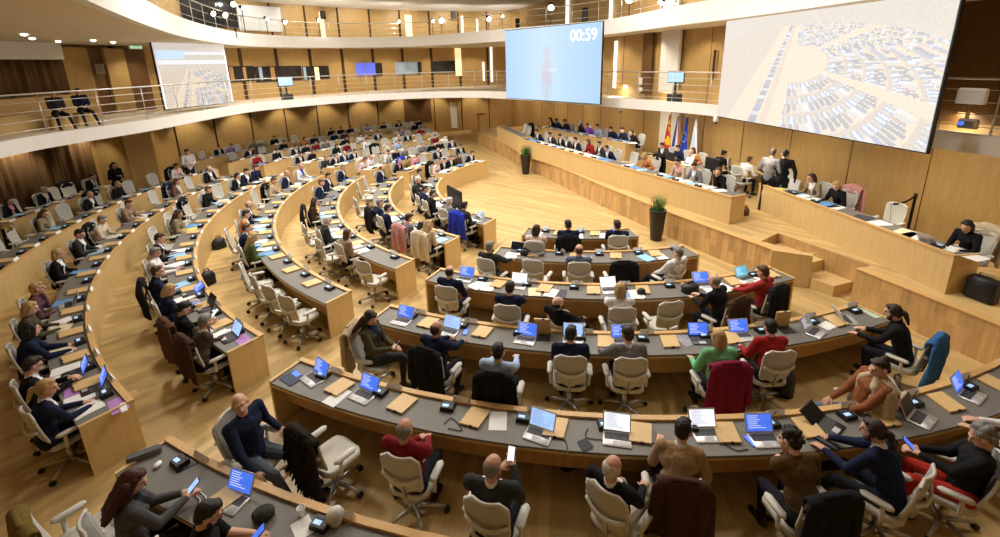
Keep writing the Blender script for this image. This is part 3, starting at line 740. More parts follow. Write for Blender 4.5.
def bag(p, ang, sx, sy, sz, m, label, name='bag', strap=True):
    o = empty(name, p, ang); b = MB()
    b.ball((0, 0, sz*.48), (sx/2, sy/2, sz*.52), 14); b.ball((0, sy*.22, sz*.35), (sx*.42, sy*.40, sz*.34), 12); b.rbox((0, 0, sz*.25), (sx*.9, sy*.85, sz*.5), .06)
    b.obj('body', m, o, True)
    if strap: MB().tube([(-sx*.2, 0, sz*.9), (-sx*.12, 0, sz*1.12), (sx*.12, 0, sz*1.12), (sx*.2, 0, sz*.9)], .014, 7).obj('handle', m_black, o, True)
    return tag(o, label, 'bag')

# ------------------------------------------------------------------ people
SKIN = [mat('skin_%d' % i, c, .55, noise=8, amt=.05, spec=.3) for i, c in enumerate([(.62, .36, .25), (.55, .30, .20), (.66, .41, .30), (.40, .20, .12)])]
HAIR = {k: mat('hair_'+n, c, .6, noise=90, amt=.35, spec=.4) for k, (n, c) in dict(k=('black', (.010, .009, .009)), d=('dark_brown', (.028, .016, .010)), n=('brown', (.085, .042, .018)), y=('blond', (.42, .28, .12)), g=('grey', (.20, .19, .18)), w=('white', (.52, .50, .47)), r=('dark_red', (.050, .009, .008))).items()}
HNAME = dict(k='black', d='dark brown', n='brown', y='blond', g='grey', w='white', r='dark red')
CLO = dict(midgrey=(.085, .085, .088), olivegreen=(.085, .115, .040), darkred=(.19, .012, .018), darkgrey=(.035, .035, .038), black=(.010, .010, .012), tan=(.33, .21, .11), brown=(.10, .055, .022), navy=(.012, .017, .045), lightblue=(.36, .46, .66), grey=(.17, .17, .18), green=(.16, .45, .22), red=(.30, .015, .015), white=(.72, .71, .70), plaid=(.34, .03, .03), bluegrey=(.13, .16, .25), pinkwhite=(.72, .52, .48), greyvest=(.15, .16, .17), beige=(.50, .38, .25), taupe=(.28, .19, .13), darkbrown=(.05, .024, .014), orange=(.55, .22, .08), brownsuit=(.075, .055, .042), brownpattern=(.16, .085, .055), khaki=(.28, .22, .13), cream=(.62, .55, .42), floral=(.11, .05, .07), olive=(.075, .07, .04), lilac=(.32, .22, .55), mustard=(.28, .17, .035), pink=(.72, .28, .36), rust=(.24, .085, .035), blue=(.02, .04, .42), yellowblack=(.15, .10, .025), greygreen=(.12, .14, .11), burgundy=(.17, .010, .035), fur=(.016, .012, .010), puffer=(.085, .04, .018), denim=(.12, .19, .33), greyjean=(.085, .10, .125), redtrouser=(.42, .03, .02), stone=(.42, .36, .27), purple=(.25, .07, .5), steelblue=(.03, .11, .28), dustypink=(.55, .25, .24), scarf=(.50, .40, .27))
CNAME = dict(midgrey='grey jacket', olivegreen='olive green sweater', darkred='dark red sweater', darkgrey='dark grey jacket', black='black jacket', tan='tan sweater', brown='brown jacket', navy='navy jacket', lightblue='light blue shirt', grey='grey jacket', green='green sweater', red='red top', white='white top', plaid='red and black plaid shirt', bluegrey='blue grey jacket', pinkwhite='pale pink top', greyvest='grey vest', beige='beige jacket', taupe='taupe top', darkbrown='dark brown top', orange='orange top', brownsuit='dark brown suit', brownpattern='brown patterned top', khaki='khaki top', cream='cream top', floral='black floral top', olive='olive jacket', lilac='lilac shirt', mustard='mustard top', pink='pink top', rust='rust top', purple='purple top')
def cloth(k): return mat('cloth_'+k, CLO[k], .9, noise=70 if k in ('plaid', 'floral') else 26, amt=.95 if k in ('plaid', 'floral') else .16, spec=.15, bump=.12)
m_trou = mat('dark_trousers', (.014, .015, .02), .9, noise=30, amt=.15, spec=.15); m_shoe = mat('dark_shoes', (.012, .011, .010), .4)
m_eye = mat('eye_dark', (.02, .015, .012), .3); m_lip = mat('lips', (.42, .16, .13), .5)
TOP, BOT, SHO, SHI, SKI, EYE, LIP = 1, 2, 3, 4, 0, 5, 6
V3 = lambda *a: np.array(a, float)
def rotz(v, a): c, s = math.cos(a), math.sin(a); return np.array([v[0]*c-v[1]*s, v[0]*s+v[1]*c, v[2]])
def frame(yaw, pitch, tilt):
    """head axes right, forward, up: yaw to the left +, pitch down +"""
    M = Matrix.Rotation(yaw, 3, 'Z') @ Matrix.Rotation(-pitch, 3, 'X') @ Matrix.Rotation(tilt, 3, 'Y')
    M = np.array(M); return M[:, 0], M[:, 1], M[:, 2]
def remesh(mb, voxel, smooth=2, deci=None):
    me = mb.mesh('tmp', m_black, fix=False); o = bpy.data.objects.new('tmp', me); COL.objects.link(o)
    md = o.modifiers.new('r', 'REMESH'); md.mode = 'VOXEL'; md.voxel_size = voxel
    if smooth: sm = o.modifiers.new('s', 'SMOOTH'); sm.factor = .5; sm.iterations = smooth
    if deci: dc = o.modifiers.new('d', 'DECIMATE'); dc.ratio = deci
    dg = bpy.context.evaluated_depsgraph_get(); dg.update(); ev = o.evaluated_get(dg); out = bpy.data.meshes.new_from_object(ev)
    bpy.data.objects.remove(o); bpy.data.meshes.remove(me)
    out.materials.clear(); out.polygons.foreach_set('use_smooth', [True]*len(out.polygons))
    return out
class Body:
    def __init__(s): s.mb = MB(); s.pr = []
    def cap(s, a, b, ra, rb, lab, flat=None, fd=None, n=10):
        s.mb.cap(a, b, ra, rb, n, flat=flat, fd=fd); s.pr.append((np.array(a, float), np.array(b, float), ra, rb, lab))
    def ball(s, c, rad, lab, R=None):
        s.mb.ball(c, rad, 12, R=R); s.pr.append((np.array(c, float), np.array(c, float)+1e-4, float(np.mean(rad)), float(np.mean(rad)), lab))
def ik(S, Hd, l1, l2, hint):
    d = Hd-S; L = np.linalg.norm(d); L2 = min(L, (l1+l2)*.985); u = d/L; Hd = S+u*L2
    a = (l1*l1-l2*l2+L2*L2)/(2*L2); h = math.sqrt(max(0, l1*l1-a*a)); w = hint-u*(hint@u); w /= np.linalg.norm(w)+1e-9
    return S+u*a+w*h, Hd
def make_body(lean=12, twist=0, side=0, head=(0, 10, 0), hands=((-.16, .42, .72), (.16, .42, .72)), curl=.5, legs='sit', fem=False, vox=.012, short=False, stand=False, vneck=True, big=1., foot=0., deci=None):
    B = Body(); s = .96
    hz = .90 if stand else .53
    l = math.radians(lean); sd = math.radians(side)
    def up(k): return V3(math.sin(sd*k), math.sin(l*k), math.cos(l*k)*math.cos(sd*k))
    H = V3(0, 0, hz); W = H+.20*up(.7); Ch = W+.20*up(1.05); Nk = Ch+.15*up(1.15); u2 = up(1.1); u2 /= np.linalg.norm(u2)
    tw = math.radians(twist); R = rotz(V3(1, 0, 0), tw); F_ = np.cross(u2, R); F_ /= np.linalg.norm(F_)
    sh = (.158 if fem else .178)*big
    B.cap(H-V3(.07, 0, 0), H+V3(.07, 0, 0), .118*big, .118*big, BOT, .92, (0, 1, 0))
    B.cap(H+V3(0, 0, .03), W, .135*big, .128*big, TOP, .85, (0, 1, 0)); B.cap(W-R*.05, W+R*.05, .112*big, .112*big, TOP, .92, F_)
    B.cap(W, Ch, .12*big, .125*big, TOP); B.cap(Ch-R*.07, Ch+R*.07, .115*big, .115*big, TOP, .92, F_)
    SL = Nk-u2*.055-R*sh; SR_ = Nk-u2*.055+R*sh
    B.cap(Ch+u2*.05-R*.08, Ch+u2*.05+R*.08, .10, .10, TOP, .9, F_); B.cap(SL+R*.04, SR_-R*.04, .066, .066, TOP); B.cap(Nk-u2*.05-R*.06, Nk-u2*.05+R*.06, .062, .062, TOP)
    if fem:
        for q in (-1, 1): B.ball(Ch+F_*.075+R*.060*q, .058, TOP)
    else: B.cap(Ch+F_*.06-R*.06, Ch+F_*.06+R*.06, .07, .07, TOP)
    hr, hf, hu = frame(math.radians(head[0])+tw*.5, math.radians(head[1])+l*.25, math.radians(head[2]))
    hc = Nk+u2*.085+V3(0, 0, .055)+hf*.035
    B.cap(Nk-u2*.05, hc-hu*.05-hf*.02, .056, .052, SKI); B.cap(Nk-u2*.045, Nk+u2*.004, .070, .0605, SHI if vneck else TOP)
    HR = np.array([hr, hf, hu]).T
    B.ball(hc+hu*.028-hf*.012, (.075, .095, .088), SKI, HR); B.ball(hc-hu*.035+hf*.022, (.060, .072, .080), SKI, HR); B.ball(hc-hu*.098+hf*.055, (.030, .024, .022), SKI, HR)
    B.cap(hc+hf*.090+hu*.008, hc+hf*.112-hu*.030, .010, .0155, SKI); B.cap(hc+hf*.082+hu*.026-hr*.035, hc+hf*.082+hu*.026+hr*.035, .013, .013, SKI)
    for q in (-1, 1): B.ball(hc+hr*.077*q-hf*.008-hu*.008, (.012, .022, .034), SKI, HR)
    B.cap(hc+hf*.084-hu*.064-hr*.016, hc+hf*.084-hu*.064+hr*.016, .011, .011, SKI)
    wr = []
    for q, S, T in ((-1, SL, hands[0]), (1, SR_, hands[1])):
        T = np.array(T, float) if not isinstance(T, str) else (hc-hu*.13+hf*.07+hr*.02*q if T == 'chin' else hc+hr*.10*q-hu*.03+hf*.02)
        E_, Wr = ik(S, T, .285, .255, V3(q*.42, -.25, -1.))
        B.ball(S, .066*big, TOP); B.cap(S, E_, .062*big, .052*big, TOP); B.cap(E_, Wr-(Wr-E_)*.04, .051, .036, SKI if short else TOP)
        d = Wr-E_; d /= np.linalg.norm(d); up_ = V3(0, 0, 1)
        if isinstance(hands[0 if q < 0 else 1], str): d = d*.4+hu*.6; d /= np.linalg.norm(d)
        pn = up_-d*(d@up_); pn /= np.linalg.norm(pn)+1e-9; sx = np.cross(d, pn)   # pn: back of the hand
        pl = Wr+d*.045; B.cap(Wr-d*.01, Wr+d*.02, .027, .026, SKI)
        B.mb.ball(pl, (.040, .046, .017), 10, R=np.array([sx, d, pn]).T); B.pr.append((pl-d*.02, pl+d*.02, .03, .03, SKI))
        for k, (o, ln) in enumerate(((-.031, .92), (-.0105, 1.05), (.0105, 1.), (.031, .78))):
            b0 = Wr+d*.082+sx*o*1.05*(q); c1 = curl*.6; d1 = d*math.cos(c1)-pn*math.sin(c1)+sx*o*q*2.2; d1 /= np.linalg.norm(d1); d2 = d1*math.cos(curl)-pn*math.sin(curl)
            b1 = b0+d1*.040*ln; b2 = b1+d2*.038*ln
            B.cap(b0-d*.01, b1, .0098, .0090, SKI, n=6); B.cap(b1, b2, .0090, .0078, SKI, n=6)
        t0 = Wr+d*.022-sx*q*-.0-sx*.030*q; t1 = t0+(d*.7-sx*q*.65-pn*.25)*.04; t2 = t1+(d*.95-sx*q*.2-pn*.25)*.034
        B.cap(t0, t1, .0125, .0105, SKI, n=6); B.cap(t1, t2, .0105, .0085, SKI, n=6)
        wr.append((Wr, d, pn, sx))
    if stand: legs = dict(K=[V3(-.10, .03, .48), V3(.11, .02, .48)], A=[V3(-.11, -.02, .09), V3(.13, .03, .09)])
    elif legs == 'sit': legs = dict(K=[V3(-.12, .40, .505), V3(.13, .41, .505)], A=[V3(-.11, .36+foot, .09), V3(.13, .40+foot, .09)])
    elif legs == 'cross': legs = dict(K=[V3(-.10, .42, .50), V3(-.02, .44, .60)], A=[V3(-.10, .40, .09), V3(-.20, .62, .30)])
    elif legs == 'out': legs = dict(K=[V3(-.15, .42, .50), V3(.15, .44, .50)], A=[V3(-.19, .70, .10), V3(.20, .78, .10)])
    for q, Kn, An in ((-1, legs['K'][0], legs['A'][0]), (1, legs['K'][1], legs['A'][1])):
        hp = H+V3(.085*q, .02, -.01); B.cap(hp, Kn, .088*big, .060, BOT); B.cap(Kn, An, .058, .040, BOT)
        f = An-Kn; f[2] = 0; fd = V3(0, 1, 0) if np.linalg.norm(f) < .05 or not isinstance(legs, dict) else V3(0, 1, 0)
        B.cap(An+V3(0, -.035, -.045), An+V3(0, .15, -.052), .040, .034, SHO, .85, (0, 0, 1)); B.cap(An+V3(0, 0, .03), An+V3(0, 0, -.03), .045, .042, SHO)
    # scale to the survey's people
    V = np.concatenate(B.mb.v)*s; B.mb.v = [V]
    me = remesh(B.mb, vox, 2, deci)
    # which garment each face belongs to: nearest limb
    n = len(me.polygons); C = np.zeros(n*3); me.polygons.foreach_get('center', C); C = C.reshape(-1, 3)/s
    Nn = np.zeros(n*3); me.polygons.foreach_get('normal', Nn); Nn = Nn.reshape(-1, 3)
    best = np.full(n, 1e9); lab = np.zeros(n, int)
    for a, b, ra, rb, lb in B.pr:
        ab = b-a; t = np.clip(((C-a)@ab)/(ab@ab), 0, 1); d = np.linalg.norm(C-a-t[:, None]*ab, axis=1)-(ra+(rb-ra)*t)
        k = d < best; best[k] = d[k]; lab[k] = lb
    q = C-Nk; x_ = q@R; z_ = q@u2
    V_ = (lab == TOP) & (Nn@F_ > .25) & (z_ < .02) & (z_ > -.34) & (np.abs(x_) < .008+.085*np.clip((z_+.34)/.34, 0, 1)**1.2)
    if vneck: lab[V_] = SHI
    hq = (C-hc)@HR
    for sx_ in (-1, 1): lab[(lab == SKI) & (np.linalg.norm((hq-V3(.031*sx_, .084, .010))/V3(.017, .03, .008), axis=1) < 1)] = EYE
    lab[(lab == SKI) & (np.linalg.norm((hq-V3(0, .092, -.066))/V3(.026, .03, .008), axis=1) < 1)] = LIP
    for _ in range(7): me.materials.append(m_black)
    me.polygons.foreach_set('material_index', lab.astype(int).tolist())
    M = Matrix((hr, hf, hu)).transposed().to_4x4(); M.translation = Vector(hc*s)
    return dict(mesh=me, head=M @ Matrix.Scale(s, 4), wr=[(w[0]*s, w[1], w[2], w[3]) for w in wr], hc=hc*s, hf=hf, Nk=Nk*s)
_hair = {}
def hair_mesh(st, vox=.013):
    if (st, vox) in _hair: return _hair[(st, vox)]
    b = MB(); r = random.Random(st+'x')
    cap_ = lambda: (b.ball((0, -.022, .038), (.0805, .091, .086), 14), b.ball((0, -.055, -.020), (.068, .047, .058), 12))
    if st in ('s', 'f'): cap_(); b.ball((0, .035, .092), (.062, .046, .030), 10)
    if st == 'b': b.ball((0, -.036, .012), (.0795, .080, .066), 14); b.ball((0, -.055, -.025), (.066, .044, .050), 12)
    if st in ('l', 'm', 'p'):
        cap_(); b.ball((0, .026, .090), (.062, .046, .026), 10)
        for q in (-1, 1): b.cap((q*.066, -.005, .05), (q*.074, -.01, -.085 if st != 'p' else -.02), .026, .022, 8)
    if st == 'm': b.cap((-.042, -.055, .0), (-.046, -.05, -.105), .044, .036); b.cap((.042, -.055, .0), (.046, -.05, -.105), .044, .036); b.cap((0, -.065, 0), (0, -.06, -.105), .046, .040)
    if st == 'l':
        for x in (-.07, -.03, .03, .07): b.cap((x, -.06, .0), (x*1.25, -.085, -.30-.02*abs(x)), .048, .035)
        for q in (-1, 1): b.cap((q*.078, .0, -.08), (q*.10, .01, -.26), .030, .020, 8)
    if st == 'p': b.ball((0, -.125, .0), (.034, .034, .036), 10); b.cap((0, -.135, -.01), (0, -.15, -.17), .034, .014)
    if st == 'u': cap_(); b.ball((0, -.085, .10), (.042, .042, .04), 10); b.ball((0, .030, .090), (.066, .048, .028), 10)
    if st == 'c':
        cap_()
        for _ in range(46):
            a = r.uniform(0, 2*PI); e = r.uniform(-.5, 1.45); p = V3(math.cos(a)*math.cos(e)*.088, math.sin(a)*math.cos(e)*.098-.03, math.sin(e)*.094+.032)
            if p[1] < .04 or p[2] > .085: b.ball(p, r.uniform(.018, .028), 7)
    if st == 'beard': b.ball((0, .040, -.088), (.055, .048, .038), 12); b.cap((-.056, .02, -.04), (-.045, .05, -.09), .018, .022, 8); b.cap((.056, .02, -.04), (.045, .05, -.09), .018, .022, 8)
    me = remesh(b, vox, 1)
    n = len(me.vertices); C = np.zeros(n*3); me.vertices.foreach_get('co', C); C = C.reshape(-1, 3); Nn = np.zeros(n*3); me.vertices.foreach_get('normal', Nn); Nn = Nn.reshape(-1, 3)
    a = np.arctan2(C[:, 0], C[:, 1]+.03); C += Nn*(.0035*np.sin(a*26+C[:, 2]*40)+.002*np.sin(a*61))[:, None]
    me.vertices.foreach_set('co', C.ravel()); me.materials.append(HAIR['k']); _hair[(st, vox)] = me; return me
_glass = MB().tube([(-.045+.022*math.cos(q), .100, .008+.017*math.sin(q)) for q in np.linspace(0, 2*PI, 11)[:-1]], .0025, 5, closed=True).tube([(.045-.022*math.cos(q)-.01, .100, .008+.017*math.sin(q)) for q in np.linspace(0, 2*PI, 11)[:-1]], .0025, 5, closed=True).tube([(-.066, .098, .01), (-.078, .02, .008)], .0025, 5).tube([(.058, .098, .01), (.078, .02, .008)], .0025, 5).mesh('glasses', m_black)
def setmat(o, i, m): o.material_slots[i].link = 'OBJECT'; o.material_slots[i].material = m
def person(B, loc, face, label, top, hair='s', hc='k', shirt=None, skin=0, bottom=None, group=None, glasses=False, beard=False, hvox=.013, sleeve=None, size=1.):
    o = link('person', B['mesh']); o.location = loc; o.scale = (size,)*3; o.rotation_euler = (0, 0, face-PI/2)
    mt = cloth(top); ms = cloth(shirt) if shirt and shirt != 'none' else mt
    for i, m in enumerate((SKIN[skin], mt, bottom or m_trou, m_shoe, ms, m_eye, m_lip)): setmat(o, i, m)
    if hair != 'B':
        h = link('hair', hair_mesh(hair, hvox), o, B['head']); setmat(h, 0, HAIR[hc])
    if beard: h = link('beard', hair_mesh('beard', hvox), o, B['head']); setmat(h, 0, HAIR[hc])
    if glasses: link('glasses', _glass, o, B['head'])
    tag(o, label, 'person', group); return o

# ------------------------------------------------------------------ rows of the half circle
RC = {1: 4.93, 2: 6.21, 3: 7.67, 4: 9.20, 5: 10.87, 6: 12.49}
RL = {1: 4.48, 2: 5.95, 3: 7.43, 4: 9.02, 5: 10.65, 6: 12.29, 7: 14.08, 8: 16.0}
RF = {1: 4.48, 2: 6.05, 3: 7.6, 4: 9.3, 5: 11.0, 6: 12.65, 7: 14.5, 8: 16.25}
ENDC = {1: (251, 279.5), 2: (248.6, 285.6), 3: (243.2, 292), 4: (243.3, 292), 5: (242.3, 301), 6: (241.5, 262)}
ENDL = {k: (235.3, 170.2) for k in range(1, 7)}; ENDL[7] = (214, 167); ENDL[8] = (203, 176.4)
ENDF = {k: (163.4, 20+math.degrees(math.acos(-1.567/r))) for k, r in RF.items()}
BL = {'C': (CC, RC, ENDC, 'near-block', 'aisle'), 'L': (CL, RL, ENDL, 'left-block', 'its near end'), 'F': (CL, RF, ENDF, 'far-block', 'aisle')}
def rowname(row): return ordn(int(row[1]))+' '+BL[row[0]][3]+' row'
def seatname(row, i): return '%s, %s seat from %s' % (rowname(row), ordn(i), BL[row[0]][4])
SPEC = {'C': 'seen from behind', 'L': 'curving along the left side', 'F': 'far across the open floor'}
for b in 'CLF':
    c, RR_, EN, bn, endn = BL[b]
    for k in RR_:
        A0, A1 = np.radians(EN[k]); L_ = abs(A1-A0)*RR_[k]
        desk(path_fn(c, RR_[k], A0, A1), 0, 'curved oak desk row, %s of the %s counted from the open floor' % (ordn(k), bn), 'curved desk rows', max(10, int(L_*2.2)), length=L_)
def fit_angle(c, r, z, px, py, lo, hi):
    a = np.radians(np.arange(lo, hi, .1)); P = np.c_[c[0]+r*np.cos(a), c[1]+r*np.sin(a), np.full(len(a), z)]
    u, w = proj(P); d = np.hypot(u-px, w-py); i = d.argmin(); return a[i], d[i]
# poses: shared bodies for the many, own bodies for the people near the camera
def pose(name, edge, rr, fem=False, lean=None):
    """edge: distance from the hips to the desk edge"""
    y = edge+rr.uniform(.06, .16); hd = (rr.uniform(-22, 22), rr.uniform(6, 24), rr.uniform(-5, 5)); k = dict(fem=fem, lean=rr.uniform(-4, 4), head=hd, twist=rr.uniform(-8, 8))
    h = lambda x, y_, z=.71: (x, y_, z)
    if name == 'type': k.update(hands=(h(-.10, y+.05, .73), h(.11, y+.06, .73)), head=(rr.uniform(-6, 6), 20, 0), lean=4)
    elif name == 'phone': k.update(hands=(h(-.05, .36, .84), h(.055, .37, .84)), head=(rr.uniform(-6, 6), 36, 0), lean=4, curl=.9)
    elif name == 'tablet': k.update(hands=(h(-.14, .42, .80), h(.14, .44, .80)), head=(0, 30, 0))
    elif name == 'chin': k.update(hands=('chin', h(.12, y)) if rr.random() < .5 else (h(-.12, y), 'chin'), lean=18, curl=1.1)
    elif name == 'recline': k.update(lean=-20, hands=(h(-.16, .30, .60), h(.17, .34, .62)), head=(-15, -8, 6), legs='out')
    elif name == 'lean': k.update(lean=-12, hands=(h(-.15, .26, .62), h(.15, .25, .66)), legs='out', head=(-8, 20, 0))
    else: k.update(hands=(h(-rr.uniform(.1, .22), y), h(rr.uniform(.1, .22), y+rr.uniform(-.05, .08))))
    if lean is not None: k['lean'] = lean
    return k
_shared = {}
def shared(block, pz, fem, var):
    key = (block, pz, fem, var)
    if key not in _shared:
        rr = random.Random(str(key)); lo = block != 'N'
        _shared[key] = make_body(vox=.015 if not lo else .021, **pose(pz, .24, rr, fem, rr.uniform(20, 28) if lo else rr.uniform(10, 17)))
    return _shared[key]
DATA = """C5 405 430 p b g darkred none desk
C5 493 467 p b g darkgrey white phone
C5 613 468 p b w black white lean
C5 683 430 p s k tan white type coat=darkbrown
C5 790 440 p c k brown none chin coat=black
C5 873 430 p p d navy white type
C5 983 437 p c g black none phone
C5 315 455 c coat=fur
C4 437 329 p b d navy none type coat=black
C4 498 352 p s k lightblue none desk coat=black
C4 571 334 p s k navy none desk
C4 627 334 p s d grey white desk
C4 718 338 p m y green none desk coat=burgundy
C4 770 327 p s k red none desk
C3 450 272 p b d navy none desk
C3 510 288 p s d navy none type
C3 558 303 p b d black none recline
C3 620 290 p m y white none type
C3 667 315 c
C3 714 281 p b g black none type coat=darkbrown
C3 763 272 p s n plaid none type coat=black
C2 490 247 p s g darkgrey none desk
C2 535 270 c
C2 579 250 p b n bluegrey none desk
C2 622 266 c coat=black
C2 678 253 p s g white none recline
C1 536 231 p m d pinkwhite none desk
C1 568 225 p s k navy none desk coat=black
C1 617 225 p s d navy none desk
L1 419 179.5 p s w darkgrey none desk
L1 427 177 p s k black white desk
L1 425 189.5 p s d navy none desk
L1 431 197 p s k black none desk
L1 447 208 p s w grey none desk
L1 462 217 p s k darkgrey none desk coat=blue
L2 389 172 p b d navy white desk
L2 371 184 c
L2 367 192 c
L2 364 202 c
L2 380 204 p s g navy none desk coat=black
L2 384 213 p s k navy white desk
L2 407.5 221 p s d greyvest pink desk coat=pink
L2 429 231 p l y beige none desk coat=cream
L3 345 171 p s g navy white desk
L3 330 178 p s d navy white desk
L3 324 185 p s n navy white desk
L3 318 201 p l d darkbrown none desk coat=black
L3 326 221 p s w darkgrey none desk
L3 338 246 p m n taupe none desk
L3 311 232 c
L3 324 249 c
L3 372 272 c
L4 305 168 p b g white blue desk
L4 289 177 p b n navy white desk
L4 273 183 p s n beige none desk coat=black
L4 263 196 c
L4 252 206 p b g navy white desk
L4 250 216 p s d orange white desk
L4 251 226 p s n navy white desk
L4 247 241 p l y olivegreen none desk
L4 236 234 c
L4 258 268 c
L4 273 283 c
L4 287 298 c
L4 300 312 c
L5 248 177 p s d navy white desk
L5 240 181 p m k black white desk
L5 228 187 c
L5 223 195 c
L5 208 194.5 p s n black none desk
L5 196 205 c coat=black
L5 190 213 c
L5 181 214.5 p l d khaki none chin
L5 166 227 c
L5 162 236 c
L5 168 241.5 p s d black white desk
L5 161 253 p s g white none type
L5 156 272 p s n navy none desk coat=black
L5 171 289 p m y navy none tablet
L5 183 309 p s k black none phone coat=puffer
L5 205 322 p s g brownsuit white chin coat=darkbrown
L5 247 171 p s n navy none desk
L6 224 171 c
L6 217.5 171 p b n black white desk
L6 205 174 c
L6 179 186 p l n brownpattern white chin coat=navy
L6 157 202 c
L6 132 206.5 p s n taupe none type
L6 122 207 c
L6 107.5 223 p s g cream none type coat=black
L6 95 236 c
L6 83 238 p s k darkgrey white type
L6 57 253 p m y black white desk
L6 41 290 p s y floral none chin
L6 34 309 p m y olive none type
L6 46 329 p m k navy none desk
L6 27 367 p s d black white desk
L6 33 396 p p y navy white desk
L7 191 170 c
L7 177 169 p s k white pink desk coat=black
L7 154 181.5 c
L7 130 189 c
L7 113 190 p m y black none desk
L7 101 197 c coat=black
L7 89 199 p b n black white desk
L7 73 206 c
L7 59 217 c
L7 43 221 p l n khaki none chin
L7 28 232 c coat=yellowblack
L7 9 243.5 c
L8 98 177 p s k black white chin
L8 85 184 c coat=black
L8 71 190 c
L8 49 186.5 p s g black white desk
L8 39 201 c
L8 20 201.5 p l d black pink desk
F8 208 154 c
F8 216 152.5 c
F8 224 148 p s k black white desk
F8 234 146 p s n lilac none desk
F8 243 147 c
F8 249 141 p s g khaki none desk
F8 259 145 c
F8 264 140 p s k black none desk
F8 273 142 c
F7 284 140 p s k black none desk
F8 295 138 c
F7 305 136 p m n orange none desk
F7 321 132 p s k black none desk
F7 330 131 p s k navy none desk
F7 340 130 p s k darkgrey none desk
F8 345 124 p s k black none desk
F8 356 124 p s k black none desk
F8 365 123 p s k black none desk
F8 377 121 p s g lightblue none desk
F8 384 121 p s k black none desk
F8 400 120 p s k black white desk
F8 409 121 c
F8 422 119 c
F7 431 120 p s k black none desk
F8 439 119 p s k black none desk
F6 229.5 158 p s k red none desk
F7 240 157 c
F7 249 151 p s n black white desk
F7 262 152 c coat=greygreen
F6 283 145 p s k black white desk
F6 292 145 p s d black none desk
F6 300 143 p s n darkred none desk
F6 311 140 p s g grey none desk
F7 323 139 c
F6 329 144 c
F6 341 135 p m d black none desk
F5 348 140 p s k darkred none desk
F6 360.6 134 p s k white none desk
F8 370 129 c
F8 379 127 c
F8 387 126 c
F7 405 128 c
F7 417 128 c
F6 421 129 p s g grey none desk
F7 431 126 c
F6 448 126 p m n red none desk
F6 458 127 c
F6 266 155 p s k black none desk
F6 259 160 c
F6 278 156 c
F5 299 149 p s k black white desk
F5 312.5 147 p s n black none desk
F4 330 151 p b n navy white desk
F5 342 144 p m d black none desk
F5 351 148 c
F5 362 139 p s k white none desk
F5 372 141 c
F6 378 133 p s k black white desk
F5 399 134 p b n white none desk
F5 405.6 136 p s n black white desk
F5 419 137 c
F4 434 133 p s d darkred none desk
F6 441 130 c
F5 456 132 c
F4 302 159 p s g black white desk
F4 316 155 p s g darkgrey none desk
F3 349 157 p s n pinkwhite none desk
F4 342 160 c
F4 362.5 152 p s y cream none desk
F4 377 146 p s k lightblue none desk
F5 389 141 c
F3 395.6 145 p s g black none desk
F3 411 144 p s g grey none desk
F4 424 142 c
F3 433 141 p s d black none desk
F3 447 139 p b g black none desk
F3 459 136 p s d navy white desk
F4 335.6 160 p s d navy white desk
F4 327 162 c
F4 344 160 c coat=black
F3 369 162 p b n white none desk
F3 361 165 c
F3 395.6 152.5 p s d white none desk
F3 412 152 c
F3 423 151 c
F3 430 146 p s g grey none desk
F3 446 147 c coat=white
F2 465 143 p s k black white desk
F2 386 159 p s g black pink desk
F3 378 162 c
F2 408 162.5 p s k mustard none desk coat=blue
F2 418 162 p s n pink none desk
F2 437 154 p b g black white desk
F2 429 157 c
F1 454 151 p s n black white desk
F2 446 154 c
F1 467 151 p m n brown none desk
F1 444 166 p s g pinkwhite none desk coat=black
F1 455 161 p s k black white desk
F1 480.6 156 p s k navy white desk
F1 473 158 c"""
